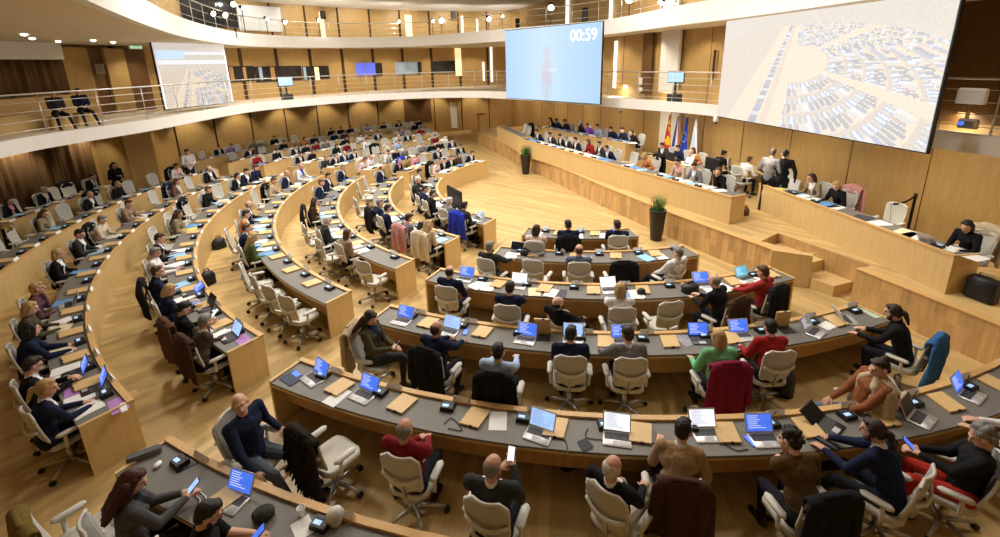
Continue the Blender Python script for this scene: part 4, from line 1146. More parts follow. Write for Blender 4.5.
OVER = {  # own postures: (row, x): dict(yaw of the body from the row's direction, pose changes)
    ('C5', 405): dict(lean=-4, big=1.12, hands=((-.06, .36, .74), (.05, .38, .75)), head=(-6, 26, 0), curl=.9),
    ('C5', 493): dict(yaw=-8, lean=0, hands=((-.04, .33, .86), (.10, .35, .92)), head=(-14, 24, 0), curl=.9, big=1.14),
    ('C5', 613): dict(yaw=-38, lean=-10, hands=((-.16, .25, .64), (.12, .34, .72)), legs='out', head=(-4, 26, 0)),
    ('C5', 683): dict(yaw=-8, lean=22, side=6, twist=-10, hands=((-.10, .50, .74), (.30, .40, .70)), head=(-26, 16, -6), fem=True),
    ('C5', 790): dict(yaw=6, lean=24, hands=('chin', (.14, .42, .72)), head=(22, 20, 8), curl=1.1),
    ('C5', 873): dict(yaw=30, lean=20, hands=((-.12, .56, .74), (.12, .60, .74)), head=(10, 10, 0), big=1.05, legs='out'),
    ('C5', 983): dict(yaw=38, lean=-4, hands=((-.05, .36, .78), (.05, .38, .78)), head=(2, 34, 0), fem=True, curl=.9),
    ('C4', 437): dict(yaw=-10, lean=3, head=(-10, 18, 0)), ('C4', 498): dict(lean=-2, head=(8, 24, 0)),
    ('C4', 627): dict(lean=7, hands=((-.30, .46, .71), (.28, .46, .71)), big=1.05), ('C4', 718): dict(lean=8, fem=True, head=(16, 14, 6)),
    ('C4', 770): dict(fem=True, lean=8, yaw=-4), ('C3', 620): dict(fem=True), ('C3', 558): dict(yaw=-24, lean=-26, head=(-20, -12, 10), hands=((-.12, .24, .6), (.22, .36, .66)), legs='out'),
    ('C3', 714): dict(yaw=24, lean=16, hands=((-.10, .48, .76), (.12, .50, .76))), ('C3', 763): dict(yaw=18, fem=True), ('C2', 678): dict(yaw=18, lean=-16, hands=((-.14, .28, .62), 'chin'), head=(10, 16, 0), legs='out'),
    ('C2', 490): dict(yaw=-14), ('C1', 536): dict(fem=True, head=(-20, 14, 0)), ('C1', 617): dict(yaw=-6),
    ('L6', 33): dict(lean=10, hands=((-.06, .42, .74), (.10, .44, .73)), yaw=6), ('L6', 27): dict(lean=8, hands=((-.02, .40, .82), (.06, .42, .80)), curl=1.1),
    ('L5', 205): dict(lean=14, hands=((-.10, .40, .73), 'chin'), curl=1.1), ('L5', 183): dict(lean=10, hands=((-.05, .42, .80), (.05, .44, .82))),
    ('L6', 46): dict(lean=14, fem=True, hands=((-.10, .50, .73), (.14, .52, .73))),
}
GL = {('L6', 27), ('L5', 181), ('L6', 83), ('C4', 627), ('L5', 183), ('C3', 714), ('L3', 326)}
BRD = {('C5', 873), ('C3', 558), ('C2', 490), ('C5', 493), ('L5', 205)}
entries = []
for l in DATA.strip().splitlines():
    t = l.split(); row, x, y = t[0], float(t[1]), float(t[2]); d = dict(row=row, x=x, y=y, kind=t[3], coat=None)
    if t[-1].startswith('coat='): d['coat'] = t[-1][5:]; t = t[:-1]
    if t[3] == 'p': d['st'], d['hc'], d['top'], d['sh'], d['pose'] = t[4:9]
    entries.append(d)
for e in entries:
    b = e['row'][0]; c, RR_, EN, _, _ = BL[b]; fr = 0
    rr = random.Random('%s%.0f' % (e['row'], e['x'])); key = (e['row'], int(e['x']))
    lohi = sorted(EN[int(e['row'][1])]) if b != 'F' else (100, 163)
    if e['kind'] == 'p':
        fem = e['st'] in 'lm'
        ov = dict(OVER.get(key, {})); yaw = math.radians(ov.pop('yaw', 0))
        if b == 'C' or (b == 'L' and e['row'][1] in '56' and e['y'] > 235):
            g_ = ground(e['x'], e['y'], 1.17)[:2]-c; ed = min(max(math.hypot(*g_)-RR_[int(e['row'][1])]-.10-DEP, .30), .62)
            kw = pose(e['pose'], ed if b == 'C' else .24, rr, fem, None if b == 'C' else rr.uniform(8, 15)); kw.update(ov)
            if b == 'C': kw.setdefault('big', 1.07)
            if 'legs' not in kw and b == 'C' and rr.random() < .3: kw['foot'] = -.12
            big_ = e['row'] == 'C5' or (b == 'L' and e['y'] > 300)
            e['B'] = make_body(vox=.0085 if big_ else .0105, vneck=e['sh'] != 'none', **kw); e['hv'] = .009 if big_ else .012
        else: e['B'] = shared('N' if b == 'L' else 'F', e['pose'], fem, rr.randrange(3)); e['hv'] = .014 if b == 'L' else .018
        e['size'] = sz_ = .9 if b == 'F' else (.93 if b == 'L' and e['row'][1] in '78' else (.96 if b == 'L' else 1.))
        hc = e['B']['hc']*sz_; zh = hc[2]; R0 = RR_[int(e['row'][1])]
        a0_, _d = fit_angle(c, R0+(1.0 if b == 'C' else .57), zh, e['x'], e['y'], lohi[0]-1, lohi[1]+1)
        face = a0_+PI+yaw; q = rotz(hc, face-PI/2)
        if b == 'C':
            G = ground(e['x'], e['y'], zh)-np.array([q[0], q[1], 0]); dd = G[:2]-c; r_ = np.hypot(*dd); a_ = math.atan2(dd[1], dd[0])
            r2 = min(max(r_, R0+.86), R0+1.40)
            if r2 != r_:
                best = None
                for da in np.arange(-.12, .12, .004):
                    P = np.array([c[0]+r2*math.cos(a_+da)+q[0], c[1]+r2*math.sin(a_+da)+q[1], zh]); u, w = proj(P); s_ = math.hypot(u[0]-e['x'], 1.0*(w[0]-e['y']))
                    if best is None or s_ < best[0]: best = (s_, a_+da)
                a_ = best[1]
            e['loc'] = pol(c, r2, a_); e['a'] = a_
        else:
            r2 = R0+DEP+(.27 if b == 'F' else .23); best = None
            for da in np.arange(lohi[0]-.5, lohi[1]+.5, .1):
                a_ = math.radians(da); qq = rotz(hc, a_+PI+yaw-PI/2); P = np.array([c[0]+r2*math.cos(a_)+qq[0], c[1]+r2*math.sin(a_)+qq[1], zh]); u, w = proj(P); s_ = math.hypot(u[0]-e['x'], w[0]-e['y'])
                if best is None or s_ < best[0]: best = (s_, a_)
            a_ = best[1]; e['a'] = a_; face = a_+PI+yaw; e['loc'] = pol(c, r2, a_)
        e['face'] = face
    else:
        R0 = RR_[int(e['row'][1])]; off = 1.12 if b == 'C' else .95
        a_, _d = fit_angle(c, R0+off, .78, e['x'], e['y'], lohi[0]-2, lohi[1]+1); e['a'] = a_
        e['face'] = a_+PI+math.radians(rr.uniform(-16, 16)); e['loc'] = pol(c, R0+off-.16, a_)
# keep neighbours of a row from sharing one place
rows = {}
for e in entries: rows.setdefault(e['row'], []).append(e)
for row, es in rows.items():
    b = row[0]; c, RR_, EN, _, _ = BL[b]; R0 = RR_[int(row[1])]; gap = .60/(R0+.85); lo_, hi_ = np.radians(sorted(EN[int(row[1])])); lo_ += .35/R0; hi_ -= .35/R0
    es.sort(key=lambda e: e['a'] % (2*PI))
    for e in es: e['a'] %= 2*PI; e['aa'] = e['a']
    for _ in range(60):
        for p_, q_ in zip(es, es[1:]):
            d_ = gap-(q_['aa']-p_['aa'])
            if d_ > 0:
                wp, wq = (.5, .5) if (p_['kind'] == q_['kind']) else ((.25, .75) if p_['kind'] == 'p' else (.75, .25))
                p_['aa'] -= d_*wp; q_['aa'] += d_*wq
        for e in es:
            if b != 'C': e['aa'] = min(max(e['aa'], lo_), hi_)
    for e in es:
        da = e['aa']-e['a']
        if abs(da) > 1e-5:
            v = e['loc'][:2]-c; cs_, sn_ = math.cos(da), math.sin(da); e['loc'] = np.array([c[0]+v[0]*cs_-v[1]*sn_, c[1]+v[0]*sn_+v[1]*cs_, 0]); e['face'] += da; e['a'] = e['aa']
    if b in 'LF': es.reverse()
    for i, e in enumerate(es): e['i'] = i+1
CHAIRG = {'C': 'swivel chairs of the near block', 'L': 'swivel chairs of the left block', 'F': 'swivel chairs of the far block'}
COATN = dict(black='black jacket', darkbrown='dark brown coat', fur='black fur coat', burgundy='burgundy cardigan', blue='bright blue coat', pink='pale pink coat', cream='cream coat', puffer='brown quilted jacket', navy='navy jacket', yellowblack='dark yellow jacket', greygreen='grey green coat', white='white coat', beige='beige coat', steelblue='blue jacket', dustypink='dusty pink jacket', scarf='beige patterned scarf')
def put_coat(loc, face, k, label, seed, **kw):
    CLO.setdefault('dustypinkcoat', (.5, .25, .25)); ck = dict(pink='dustypinkcoat').get(k, k)
    o = link('coat', coat_mesh(cloth(ck), seed, **kw)); o.location = loc; o.rotation_euler = (0, 0, face-PI/2); return tag(o, label, 'coat')
def plabel(top, st, hc, where, act=''):
    h = 'bald' if st == 'B' else ('thinning ' if st == 'b' else ('long ' if st == 'l' else ''))+HNAME[hc]+' hair'
    s = 'person in %s with %s, %s' % (CNAME[top], h, where)
    if len(s.replace(',', '').split()) > 16: s = 'person in %s, %s' % (CNAME[top], where)
    return s
for e in entries:
    row = e['row']; b = row[0]; near = b == 'C' or (b == 'L' and row[1] in '3456')
    sn = seatname(row, e['i']); st = 'occupied' if e['kind'] == 'p' else 'empty'
    if e['kind'] == 'p': e['cl'] = e['loc']+np.array([math.cos(e['face']), math.sin(e['face']), 0])*((.085 if e['B']['hc'][1] < .14 else .05) if b == 'C' else .15)
    else: e['cl'] = e['loc']
    chair(e['cl'], e['face'], '%s pale grey swivel chair, %s' % (st, sn), CHAIRG[b], near, {'C': 1., 'L': .97, 'F': .90}[b])
    if e['coat']: put_coat(e['cl'], e['face'], e['coat'], '%s over chair, %s' % (COATN[e['coat']], sn), '%s%d' % (row, e['i']), fur=e['coat'] == 'fur', long=.72 if e['coat'] in ('fur', 'burgundy') else .62)
    if e['kind'] == 'p':
        key = (row, int(e['x']))
        person(e['B'], e['loc'], e['face'], plabel(e['top'], e['st'], e['hc'], sn), e['top'], e['st'], e['hc'], e['sh'], skin=(0, 0, 2, 1)[int(e['x']*7) % 4], hvox=e['hv'], glasses=key in GL, beard=key in BRD, bottom={('C5', 613): cloth('stone'), ('C5', 983): cloth('redtrouser')}.get(key), group='seated delegates', size=e['size'])

# ------------------------------------------------------------------ desk equipment along the rows
RAISED = [(213, 460), (723, 412), (543, 325), (783, 318), (490, 262)]
WT = .669
def spot(b, k, a, d): c, RR_, _, _, _ = BL[b]; return pol(c, RR_[k]+d, a, WT)
STEP = {('C', 5): (244.7, 4.72), ('C', 4): (246.0, 5.5), ('C', 3): (249.8, 6.2), ('C', 2): (252.4, 7.4), ('C', 1): (255.5, 9.2), ('C', 6): (243.2, 8.4)}
LAPTOPS = [(c_.split()) for c_ in """C5 312 380 blue silver first
C5 362 397 blue silver second
C5 538 436 sky silver third
C5 617 440 white silver fourth
C5 707 436 white silver fifth
C5 765 441 blue silver sixth
C5 830 428 dark dark seventh
C5 922 420 dark silver eighth
C5 972 396 blue silver ninth
C4 401 322 blue silver first
C4 447 334 sky silver second
C4 525 341 blue silver third
C4 573 339 sky silver fourth
C4 623 342 blue silver fifth
C4 697 336 blue dark sixth
C4 737 332 blue silver seventh
C4 818 334 grey silver eighth
C4 848 320 dark silver ninth
C3 468 276 blue silver first
C3 519 284 white silver second
C3 609 288 white silver third
C3 701 284 blue silver fourth
C3 746 279 teal silver fifth
C2 516 252 dark silver first
C6 230 503 blue silver first
L6 92 388 blue dark first
L6 72 376 blue dark second
L6 66 306 dark silver third
L5 228 338 sky dark first
L5 188 294 blue dark second
L5 205 308 dark dark third
L3 300 207 dark dark first
L2 414 233 dark dark first
L1 477 220 grey silver first""".splitlines()]
lapa = {}
for row, x, y, scr, body, nth in LAPTOPS:
    b, k = row[0], int(row[1]); c, RR_, EN, _, _ = BL[b]; x, y = float(x), float(y)
    G = ground(x, y, WT); d = G[:2]-c; r_ = min(max(np.hypot(*d), RR_[k]+.24), RR_[k]+.38); a_ = math.atan2(d[1], d[0]); lapa.setdefault(row, []).append(a_ % (2*PI))
    lo_, hi_ = np.radians(sorted(EN[k])); a_ = min(max(a_ % (2*PI), lo_+.3/r_), hi_-.3/r_)
    yw = {('C5', 312.): -14, ('C5', 362.): -8, ('C5', 538.): -16, ('C5', 922.): 22, ('C5', 972.): 14, ('C5', 830.): 28, ('C6', 230.): 4, ('C4', 848.): 60, ('C4', 818.): 22}.get((row, x), rnd.uniform(-8, 8))
    laptop(pol(c, r_, a_, WT), a_+PI/2+math.radians(yw), scr, '%s laptop with %s screen, %s one from %s on %s' % (body, scr, nth, BL[b][4], rowname(row)), body, 20 if x not in (830., 188.) else 48)
cons_a = {}
for b in 'CLF':
    c, RR_, EN, bn, endn = BL[b]
    for k in RR_:
        lo_, hi_ = sorted(EN[k]); r0 = RR_[k]
        if b == 'C': s0, stp = STEP[(b, k)]; angs = np.arange(s0, hi_-1.2, stp)
        else:
            stp = math.degrees(.89/(r0+.2)); angs = np.arange(hi_-stp*.55, lo_+stp*.3, -stp)
        for i, ad in enumerate(angs):
            a_ = math.radians(ad); rz = a_+PI/2; i += 1; sg = 1 if b == 'C' else -1
            wh = '%s, %s place from %s' % (rowname(b+str(k)), ordn(i), endn)
            vis = -30 < proj(spot(b, k, a_, .15))[0][0] < 1030 and proj(spot(b, k, a_, .15))[1][0] < 560
            if not vis: continue
            console(spot(b, k, a_+(.09/r0 if b == 'C' else .05/r0), .15), rz+rnd.uniform(-.12, .12), 'black microphone console, %s' % wh, 'microphone consoles', b == 'C' or (b == 'L' and k >= 3))
            plate(pol(c, r0+.024, a_+sg*.02, .699), rz, 'white folded name plate, %s' % wh, 'name plates')
            if b == 'F' and k > 4: continue
            al = a_+sg*math.radians(stp)*.48
            if not (math.radians(lo_)+.25/r0 < al < math.radians(hi_)-.25/r0): continue
            P = spot(b, k, al, .225); u, w = proj(P)
            up_ = any(math.hypot(u[0]-x, w[0]-y) < 17 for x, y in RAISED)
            if b == 'C' or rnd.random() < .8 or k >= 4: flap(P, rz+rnd.uniform(-.1, .1), 'pale wooden %s desk flap, %s' % ('raised' if up_ else 'flat', wh), 'wooden desk flaps', up_)
# papers and folders in front of people
FIXP = {('L5', 181): [5, 2], ('L6', 41): [2], ('L4', 252): [3], ('L4', 250): [3, 0], ('L4', 251): [3, 0], ('L3', 318): [3, 0], ('L5', 168): [3, 0], ('L5', 171): [2, 0], ('L6', 83): [3, 0], ('L7', 130): [3], ('C2', 678): [3, 0], ('C2', 490): [0], ('C3', 450): [0, 0], ('C1', 536): [0], ('C1', 568): [0, 0], ('C1', 617): [0], ('L3', 326): [0, 0, 0], ('L3', 338): [0, 0]}
cnt = 0
for e in entries:
    b = e['row'][0]; k = int(e['row'][1]); key = (e['row'], int(e['x'])); rr = random.Random('pp'+e['row']+str(e['i']))
    lst = FIXP.get(key)
    if lst is None:
        if e['kind'] != 'p' or (b == 'C' and k >= 4): continue
        lst = [rr.choice([0, 0, 0, 1, 3, 2, 6])]+([0] if rr.random() < .5 else [])
    for j, ci in enumerate(lst):
        r0 = BL[b][1][k]; lap_near = any(abs(e['a'] % (2*PI)-q) < .35/r0 for q in lapa.get(e['row'], []))
        off = (.28 if lap_near else .0)+.26*j-.08+rr.uniform(-.06, .06); P = spot(b, k, e['a']+off/r0*(1 if b == 'C' else -1), .37); P[2] += .001+.004*j
        lo_, hi_ = np.radians(sorted(BL[b][2][k])); 
        if not lo_+.2/r0 < math.atan2(P[1]-BL[b][0][1], P[0]-BL[b][0][0]) % (2*PI) < hi_-.2/r0: continue
        papers(P, e['a']+PI/2+rr.uniform(-.4, .4), '%s %s %s, %s' % (PAPERN[ci], 'folder' if 2 <= ci <= 5 else ('notebook' if ci == 6 else 'paper sheet'), 'number '+str(j+1) if False else ('flat' if j == 0 else ('next' if j == 1 else 'farther')), seatname(e['row'], e['i'])), PAPERC[ci], (.24, .32) if 2 <= ci <= 5 else (.21, .297), 1 if ci else rr.randint(1, 3), 'papers and folders on the desks', 'folder' if 2 <= ci <= 5 else ('notebook' if ci == 6 else 'paper_sheet'), 'folder' if 2 <= ci <= 5 else 'paper')

# ------------------------------------------------------------------ single things and people placed one by one
def at(x, y, z): return ground(x, y, z)
def own(x, y, face, label, top, hair, hc, shirt=None, base=0., chairlab=None, bottom=None, near=True, hv=.009, skin=0, vox=.0085, beard=False, glasses=False, sleeve=None, **kw):
    """a person whose head shows at x, y and who faces the world direction `face` (degrees)"""
    B = make_body(vox=vox, vneck=bool(shirt), **kw); f = math.radians(face); q = rotz(B['hc'], f-PI/2)
    G = ground(x, y, base+B['hc'][2])-np.array([q[0], q[1], 0]); G[2] = base
    o = person(B, G, f, label, top, hair, hc, shirt, skin, bottom, 'seated delegates' if not kw.get('stand') else None, glasses, beard, hv)
    if chairlab: chair(G, f, chairlab, 'swivel chairs of the near block', near)
    return o, B, G, f
def world(B, G, f, p): return G+rotz(np.array(p, float), f-PI/2)
def held_phone(B, G, f, label, screen='white', tilt=55, w=None):
    ws = [world(B, G, f, p[0]+p[1]*.085) for p in B['wr']]; c = (ws[0]+ws[1])/2 if w is None else ws[w]
    R = Matrix.Rotation(f-PI/2, 3, 'Z') @ Matrix.Rotation(math.radians(tilt), 3, 'X')
    o = phone(Vector(c)+R@Vector((0, .03, .025)), R, screen); return tag(o, label, 'phone')
# bald man turned out of the fifth row
o, B, G, f = own(240, 404, -18, 'bald smiling person in navy jacket and grey jeans turned to the camera beside desk end', 'navy', 'B', 'g', None, chairlab='occupied pale grey swivel chair pulled out beside the fifth near-block desk end', bottom=cloth('greyjean'), lean=-4, head=(-38, -8, 8), hands=((-.28, .16, .68), (.30, .36, .66)), legs='out', big=1.1, beard=False)
# woman with olive jacket, fourth row end
o, B, G, f = own(370, 318, -14, 'person in olive jacket with long dark hair reading a phone with legs crossed', 'olive', 'l', 'd', 'navy', chairlab='occupied swivel chair with a beige coat at the end of fourth near-block row', bottom=cloth('darkgrey'), lean=-2, head=(0, 34, 0), hands=((-.02, .34, .78), (.10, .36, .80)), legs='cross', fem=True, curl=.9)
held_phone(B, G, f, 'phone held by the person in the olive jacket', 'sky'); put_coat(G, f, 'beige', 'beige coat over the chair of the person in the olive jacket', 'olive', long=.70)
# man at the right end of the fourth row
o, B, G, f = own(893, 312, 122, 'bearded person in black jacket with tied dark hair typing at fourth near-block row end', 'black', 'p', 'd', None, chairlab='occupied swivel chair with a blue jacket at the stage end of fourth near-block row', lean=18, head=(0, 12, 0), hands=((-.20, .50, .74), (.06, .50, .74)), beard=True, twist=18)
put_coat(G, f, 'steelblue', 'blue jacket over the chair at the stage end of fourth near-block row', 'stb', long=.66)
# woman in scarf and jeans behind him
o, B, G, f = own(880, 368, 176, 'person in rust top, beige shawl and jeans leaning back behind the fourth row', 'rust', 'u', 'd', None, chairlab='occupied swivel chair of the person in jeans and beige shawl', bottom=cloth('denim'), lean=-16, head=(0, 22, 6), hands=((-.15, .30, .64), (.12, .26, .66)), curl=.8)
sh = MB()
nk = B['Nk']/.96
for q in (-1, 1):
    sh.cap(nk+V3(q*.05, -.03, -.03), nk+V3(q*.17, -.01, -.07), .070, .080, 10); sh.cap(nk+V3(q*.185, .0, -.08), nk+V3(q*.245, .02, -.34), .082, .080, 10); sh.cap(nk+V3(q*.10, .095, -.08), nk+V3(q*.155, .13, -.38), .055, .075, 10, flat=.6, fd=(0, 1, 0)); sh.cap(nk+V3(q*.045, .05, .0), nk+V3(q*.10, .095, -.08), .040, .055, 10)
sh.cap(nk+V3(-.06, -.05, -.01), nk+V3(.06, -.05, -.01), .055, .055, 10); sh.cap(nk+V3(-.1, -.10, -.12), nk+V3(.1, -.10, -.12), .07, .07, 10)
sh.v = [np.concatenate(sh.v)*.96]; shm = remesh(sh, .014); shm.materials.append(cloth('scarf')); link('shawl', shm, o)
# sixth row, bottom corner
o, B, G, f = own(133, 482, 42, 'person in grey jacket with long dark red hair holding a phone at sixth near-block row', 'midgrey', 'l', 'r', 'black', chairlab='occupied swivel chair of the person with long dark red hair', lean=8, head=(-4, 30, 0), hands=((-.03, .42, .80), (.07, .44, .80)), fem=True, curl=.9)
held_phone(B, G, f, 'phone held by the person with long dark red hair', 'sky', 40)
o, B, G, f = own(208, 514, 30, 'bearded person in black t-shirt and glasses with phone at sixth near-block row', 'black', 's', 'k', None, chairlab='occupied swivel chair of the bearded person in a black t-shirt', lean=12, head=(0, 26, 0), hands=((.02, .44, .80), (.14, .36, .80)), short=True, beard=True, glasses=True, curl=.9)
held_phone(B, G, f, 'phone held by the person in a black t-shirt', 'blue', 40)
o = at(72, 512, .8); f6 = math.radians(55); cl = np.array([o[0], o[1], 0])
chair(cl, f6, 'empty swivel chair with a dark yellow jacket behind sixth near-block row', 'swivel chairs of the near block'); put_coat(cl, f6, 'yellowblack', 'dark yellow jacket over the chair behind the sixth near-block row', 'yb')
# right edge of the fifth row
o, B, G, f = own(1026, 404, 125, 'person in white sleeved top at laptop at stage end of fifth near-block row', 'white', 's', 'd', None, chairlab='occupied swivel chair at the stage end of fifth near-block row', lean=26, head=(0, 14, 0), hands=((-.24, .56, .74), (.0, .58, .74)))
# phone in the hands of seated people
for key, lab, scr, tl, w in ((('C5', 493), 'phone held up by the person in dark grey jacket at the fifth row', 'white', 62, 1), (('C5', 983), 'phone held by the person with curly grey hair', 'blue', 40, None), (('L5', 183), 'phone held by the person with black hair, fifth left-block row', 'white', 40, 1), (('C5', 405), 'paper phone screen held by the person in the dark red sweater', 'grey', 50, None)):
    e = next(q for q in entries if q['row'] == key[0] and int(q['x']) == key[1])
    if key[1] != 405: held_phone(e['B'], e['loc'], e['face'], lab, scr, tl, w)
# standing and perched people
def stander(x, y, n_or_r, face, label, top, hair, hc, shirt=None, **kw):
    B = make_body(vox=.017, stand=True, vneck=bool(shirt), **kw); f = math.radians(face); q = rotz(B['hc'], f-PI/2); base = n_or_r
    G = ground(x, y, base+B['hc'][2])-np.array([q[0], q[1], 0]); G[2] = base
    return person(B, G, f, label, top, hair, hc, shirt, hvox=.016), B, G, f
stander(773, 153, ZS, 35, 'person in grey jacket standing on the stage with back turned', 'grey', 's', 'd', None, hands=((-.2, .2, .98), (.25, .15, .9)), lean=4)
o, B, G, f = stander(785, 154, ZS, 60, 'person in black jacket standing on the stage holding white sheets behind back', 'black', 's', 'k', None, hands=((-.2, .12, .86), (.30, -.12, .84)), lean=3)
p = world(B, G, f, B['wr'][1][0]+V3(0, -.03, -.08)); s_ = papers(p, f, 'white sheets held by the person standing in black on the stage', PAPERC[0], (.21, .30), 2); s_.rotation_euler = (math.radians(80), 0, f-PI/2)
stander(185, 153, 0, -40, 'person in white shirt standing beside the wooden pier', 'white', 's', 'k', None, hands=((-.05, .24, 1.12), (.08, .24, 1.12)), lean=4, vox=None) if False else None
B = make_body(vox=.017, stand=True, vneck=False, hands=((-.05, .26, 1.10), (.08, .26, 1.12)), lean=4, head=(0, 20, 0)); f = math.radians(-35)
G = ground(186, 152, B['hc'][2]); G[2] = 0
dd = G[:2]-CL; G[:2] = CL+dd*min(1, 16.6/np.linalg.norm(dd)); person(B, G, f, 'person in white shirt and black trousers standing beside the wooden wall pier', 'white', 's', 'k', None, hvox=.016)
B = make_body(vox=.017, fem=True, vneck=False, hands=((-.05, .26, .80), (.10, .24, .84)), lean=4, head=(-10, 10, 0), legs='out'); f = math.radians(-20)
G = ground(112.5, 165, .25+B['hc'][2]); dd = G[:2]-CL; G[:2] = CL+dd*min(1, 16.35/np.linalg.norm(dd)); G[2] = .24; person(B, G, f, 'person in black jacket perched on the end of the eighth left-block desk', 'black', 'l', 'd', None, hvox=.016)
for x, y, top, hc, lab in ((52, 91.5, 'darkgrey', 'd', 'person in dark grey jacket sitting behind the lower gallery railing, arms folded'), (77, 87.5, 'navy', 'k', 'person in navy jacket sitting behind the lower gallery railing with legs stretched')):
    B = make_body(vox=.016, lean=-6, hands=((-.08, .26, .72), (.08, .27, .70)), legs='out', vneck=True); P = hit_cyl(x, y, 15.1); f = math.radians(-35)
    base = 3.0; person(B, (P[0], P[1], base), f, lab, top, 's', hc, None, hvox=.015, size=.86)
    bb = MB(); bb.rbox((0, -.05, .19), (.44, .42, .38), .04); z0 = max(3.0, base-.0)
    o_ = bb.obj('gallery_bench', m_desk); o_.location = (P[0], P[1], base+.0); o_.rotation_euler = (0, 0, f-PI/2); tag(o_, 'wooden gallery bench seat under the person in %s' % CNAME[top], 'bench')
    if base-3.0 > .03: struct(MB().box((P[0], P[1], (3.0+base)/2), (1.3, 1.3, base-3.0), Matrix.Rotation(f, 3, 'Z')).obj('floor_tier', m_desk))

# ------------------------------------------------------------------ stage desks and people
def ntz(p): return p[0]*NV[0]+p[1]*NV[1], p[0]*TV[0]+p[1]*TV[1]
S1a, S1b = ST(7.50, 18.15), ST(8.68, 7.86); f1 = line_fn(S1a, S1b, 1)
if (f1(.5, 1)-f1(.5, 0))@NV < 0: f1 = line_fn(S1a, S1b, -1)
def sline(a, b):
    g_ = line_fn(a, b, 1)
    return g_ if (g_(.5, 1)-g_(.5, 0))@NV > 0 else line_fn(a, b, -1)
def sdesk(a, b, z, label, h=.69, depth=.52): desk(sline(ST(*a), ST(*b)), z, label, None, 4, True, depth, float(np.linalg.norm(ST(*a)-ST(*b))), h)
sdesk((7.50, 18.15), (8.68, 7.86), ZS, 'long pale wooden stage desk facing the open floor, behind the two plant pots')
sdesk((7.95, 22.1), (7.62, 18.3), ZS, 'far wooden stage desk beyond the end of the long one')
sdesk((10.28, 8.5), (9.27, 3.92), ZS, 'wooden stage desk beside the steps with the black suitcase at its end')
ZB = ZS+.24
struct(MB().prism([ST(9.0, 19.3)[:2], ST(9.9, 13.7)[:2], ST(11.9, 13.7)[:2], ST(11.9, 19.3)[:2]], ZS, ZB).obj('floor_stage_riser', m_desk))
sdesk((9.05, 18.9), (9.95, 13.9), ZB, 'wooden desk of the rear stage row behind the long stage desk')
sdesk((10.0, 12.7), (10.0, 10.0), ZS, 'wooden rear stage desk in front of the flags')
def deskn(line, t): (n0, t0), (n1, t1) = line; return n0+(n1-n0)*(t-t0)/(t1-t0)
LN = dict(A=((7.50, 18.15), (8.68, 7.86)), B=((9.05, 18.9), (9.95, 13.9)), D=((10.0, 12.7), (10.0, 10.0)), R=((10.28, 8.5), (9.27, 3.92)), E=None)
DN = dict(A='long stage desk', B='rear stage row', D='flags desk', R='steps-side stage desk', E='stage wall')
SPEO = [l.split() for l in """A 537 129 s d navy white desk
A 552 136 s d darkgrey white desk
A 558 136 s d black white desk
A 567 137 s g darkgrey white desk
A 575.5 138 s d navy white desk
A 585 141 m n red none desk
A 599 144 s d darkgrey white desk
A 607 145 s d navy white desk
A 644 156 m y orange none desk
A 677 162 s k beige pink desk
A 694 166 s d grey white desk
A 718 174 m n black none chin
B 546 126 l d black white desk
B 552.5 126 s d navy none desk
B 563 126 s k navy none desk
B 576 130 l k black none desk
B 587 131 s n purple none desk
B 596 131 s d lightblue none desk
B 611 134 s k navy none desk
B 623 135 s d navy none desk
B 628 139 m k black none desk
D 662 144 s d darkgrey white desk
D 680 147 s d navy none desk
D 690.5 150 m n orange white desk
E 724 154 u k black none desk
E 749.5 160 s n white none desk
R 810 184 m d khaki white desk
R 835 191 m y black none desk
R 966 228 m k black none type""".splitlines()]
SCH = [('S0', 521, 128, 'black'), ('S0', 530, 127, None), ('A', 626, 157, None), ('E', 737, 163, None), ('R', 766, 177, None), ('R', 885, 211, None)]
stage = {}
for t in SPEO:
    k = t[0]; x, y = float(t[1]), float(t[2]); base = ZB if k == 'B' else ZS; fem = t[3] in 'lm'; rr = random.Random('S%d' % x)
    face = math.radians(200) if k != 'E' else math.radians(20)
    if k == 'R': face = math.radians(192)
    if x == 966: B = make_body(vox=.0125, vneck=False, **pose('type', .33, rr, True, 22)); hv = .012
    elif k == 'R' or x in (677., 694., 718.): B = make_body(vox=.015, vneck=t[6] != 'none', **pose(t[7], .33, rr, fem, 20)); hv = .014
    else: B = dict(shared('F', t[7], fem, rr.randrange(3))); B['hc'] = B['hc']*.92; B['sz'] = .92; hv = .018
    q = rotz(B['hc'], face-PI/2); G = ground(x, y, base+B['hc'][2]); n_, t_ = ntz(G[:2]-q[:2])
    if LN[k]:
        dn = deskn(LN[k], t_); n2 = min(max(n_, dn+.74), dn+.95)
        if n2 != n_:   # slide along the desk so the head stays on its line of sight as well as it can
            best = None
            for tt in np.arange(t_-1.6, t_+1.6, .02):
                nn_ = deskn(LN[k], tt)+.76; u, w = proj(ST(nn_, tt)+np.array([q[0], q[1], base+B['hc'][2]])); s_ = math.hypot((u[0]-x)*1.3, w[0]-y)
                if best is None or s_ < best[0]: best = (s_, nn_, tt)
            n_, t_ = best[1], best[2]
    stage.setdefault(k, []).append(dict(t=t_, n=n_, kind='p', T=t, B=B, face=face, base=base, hv=hv, x=x))
for k, x, y, coat in SCH:
    base = ZS; k2 = 'A' if k == 'S0' else k; G = ground(x, y, base+.8); n_, t_ = ntz(G)
    ln = LN.get(k) or (((7.95, 22.1), (7.62, 18.3)) if k == 'S0' else None)
    if ln: n_ = deskn(ln, t_)+.86
    stage.setdefault(k, []).append(dict(t=t_, n=n_, kind='c', face=math.radians(200 if k != 'E' else 320), base=base, coat=coat, x=x))
DN['S0'] = 'far stage desk'
SCOAT = {835: 'dustypink', 966: 'scarf', 644: 'black', 521: 'black'}
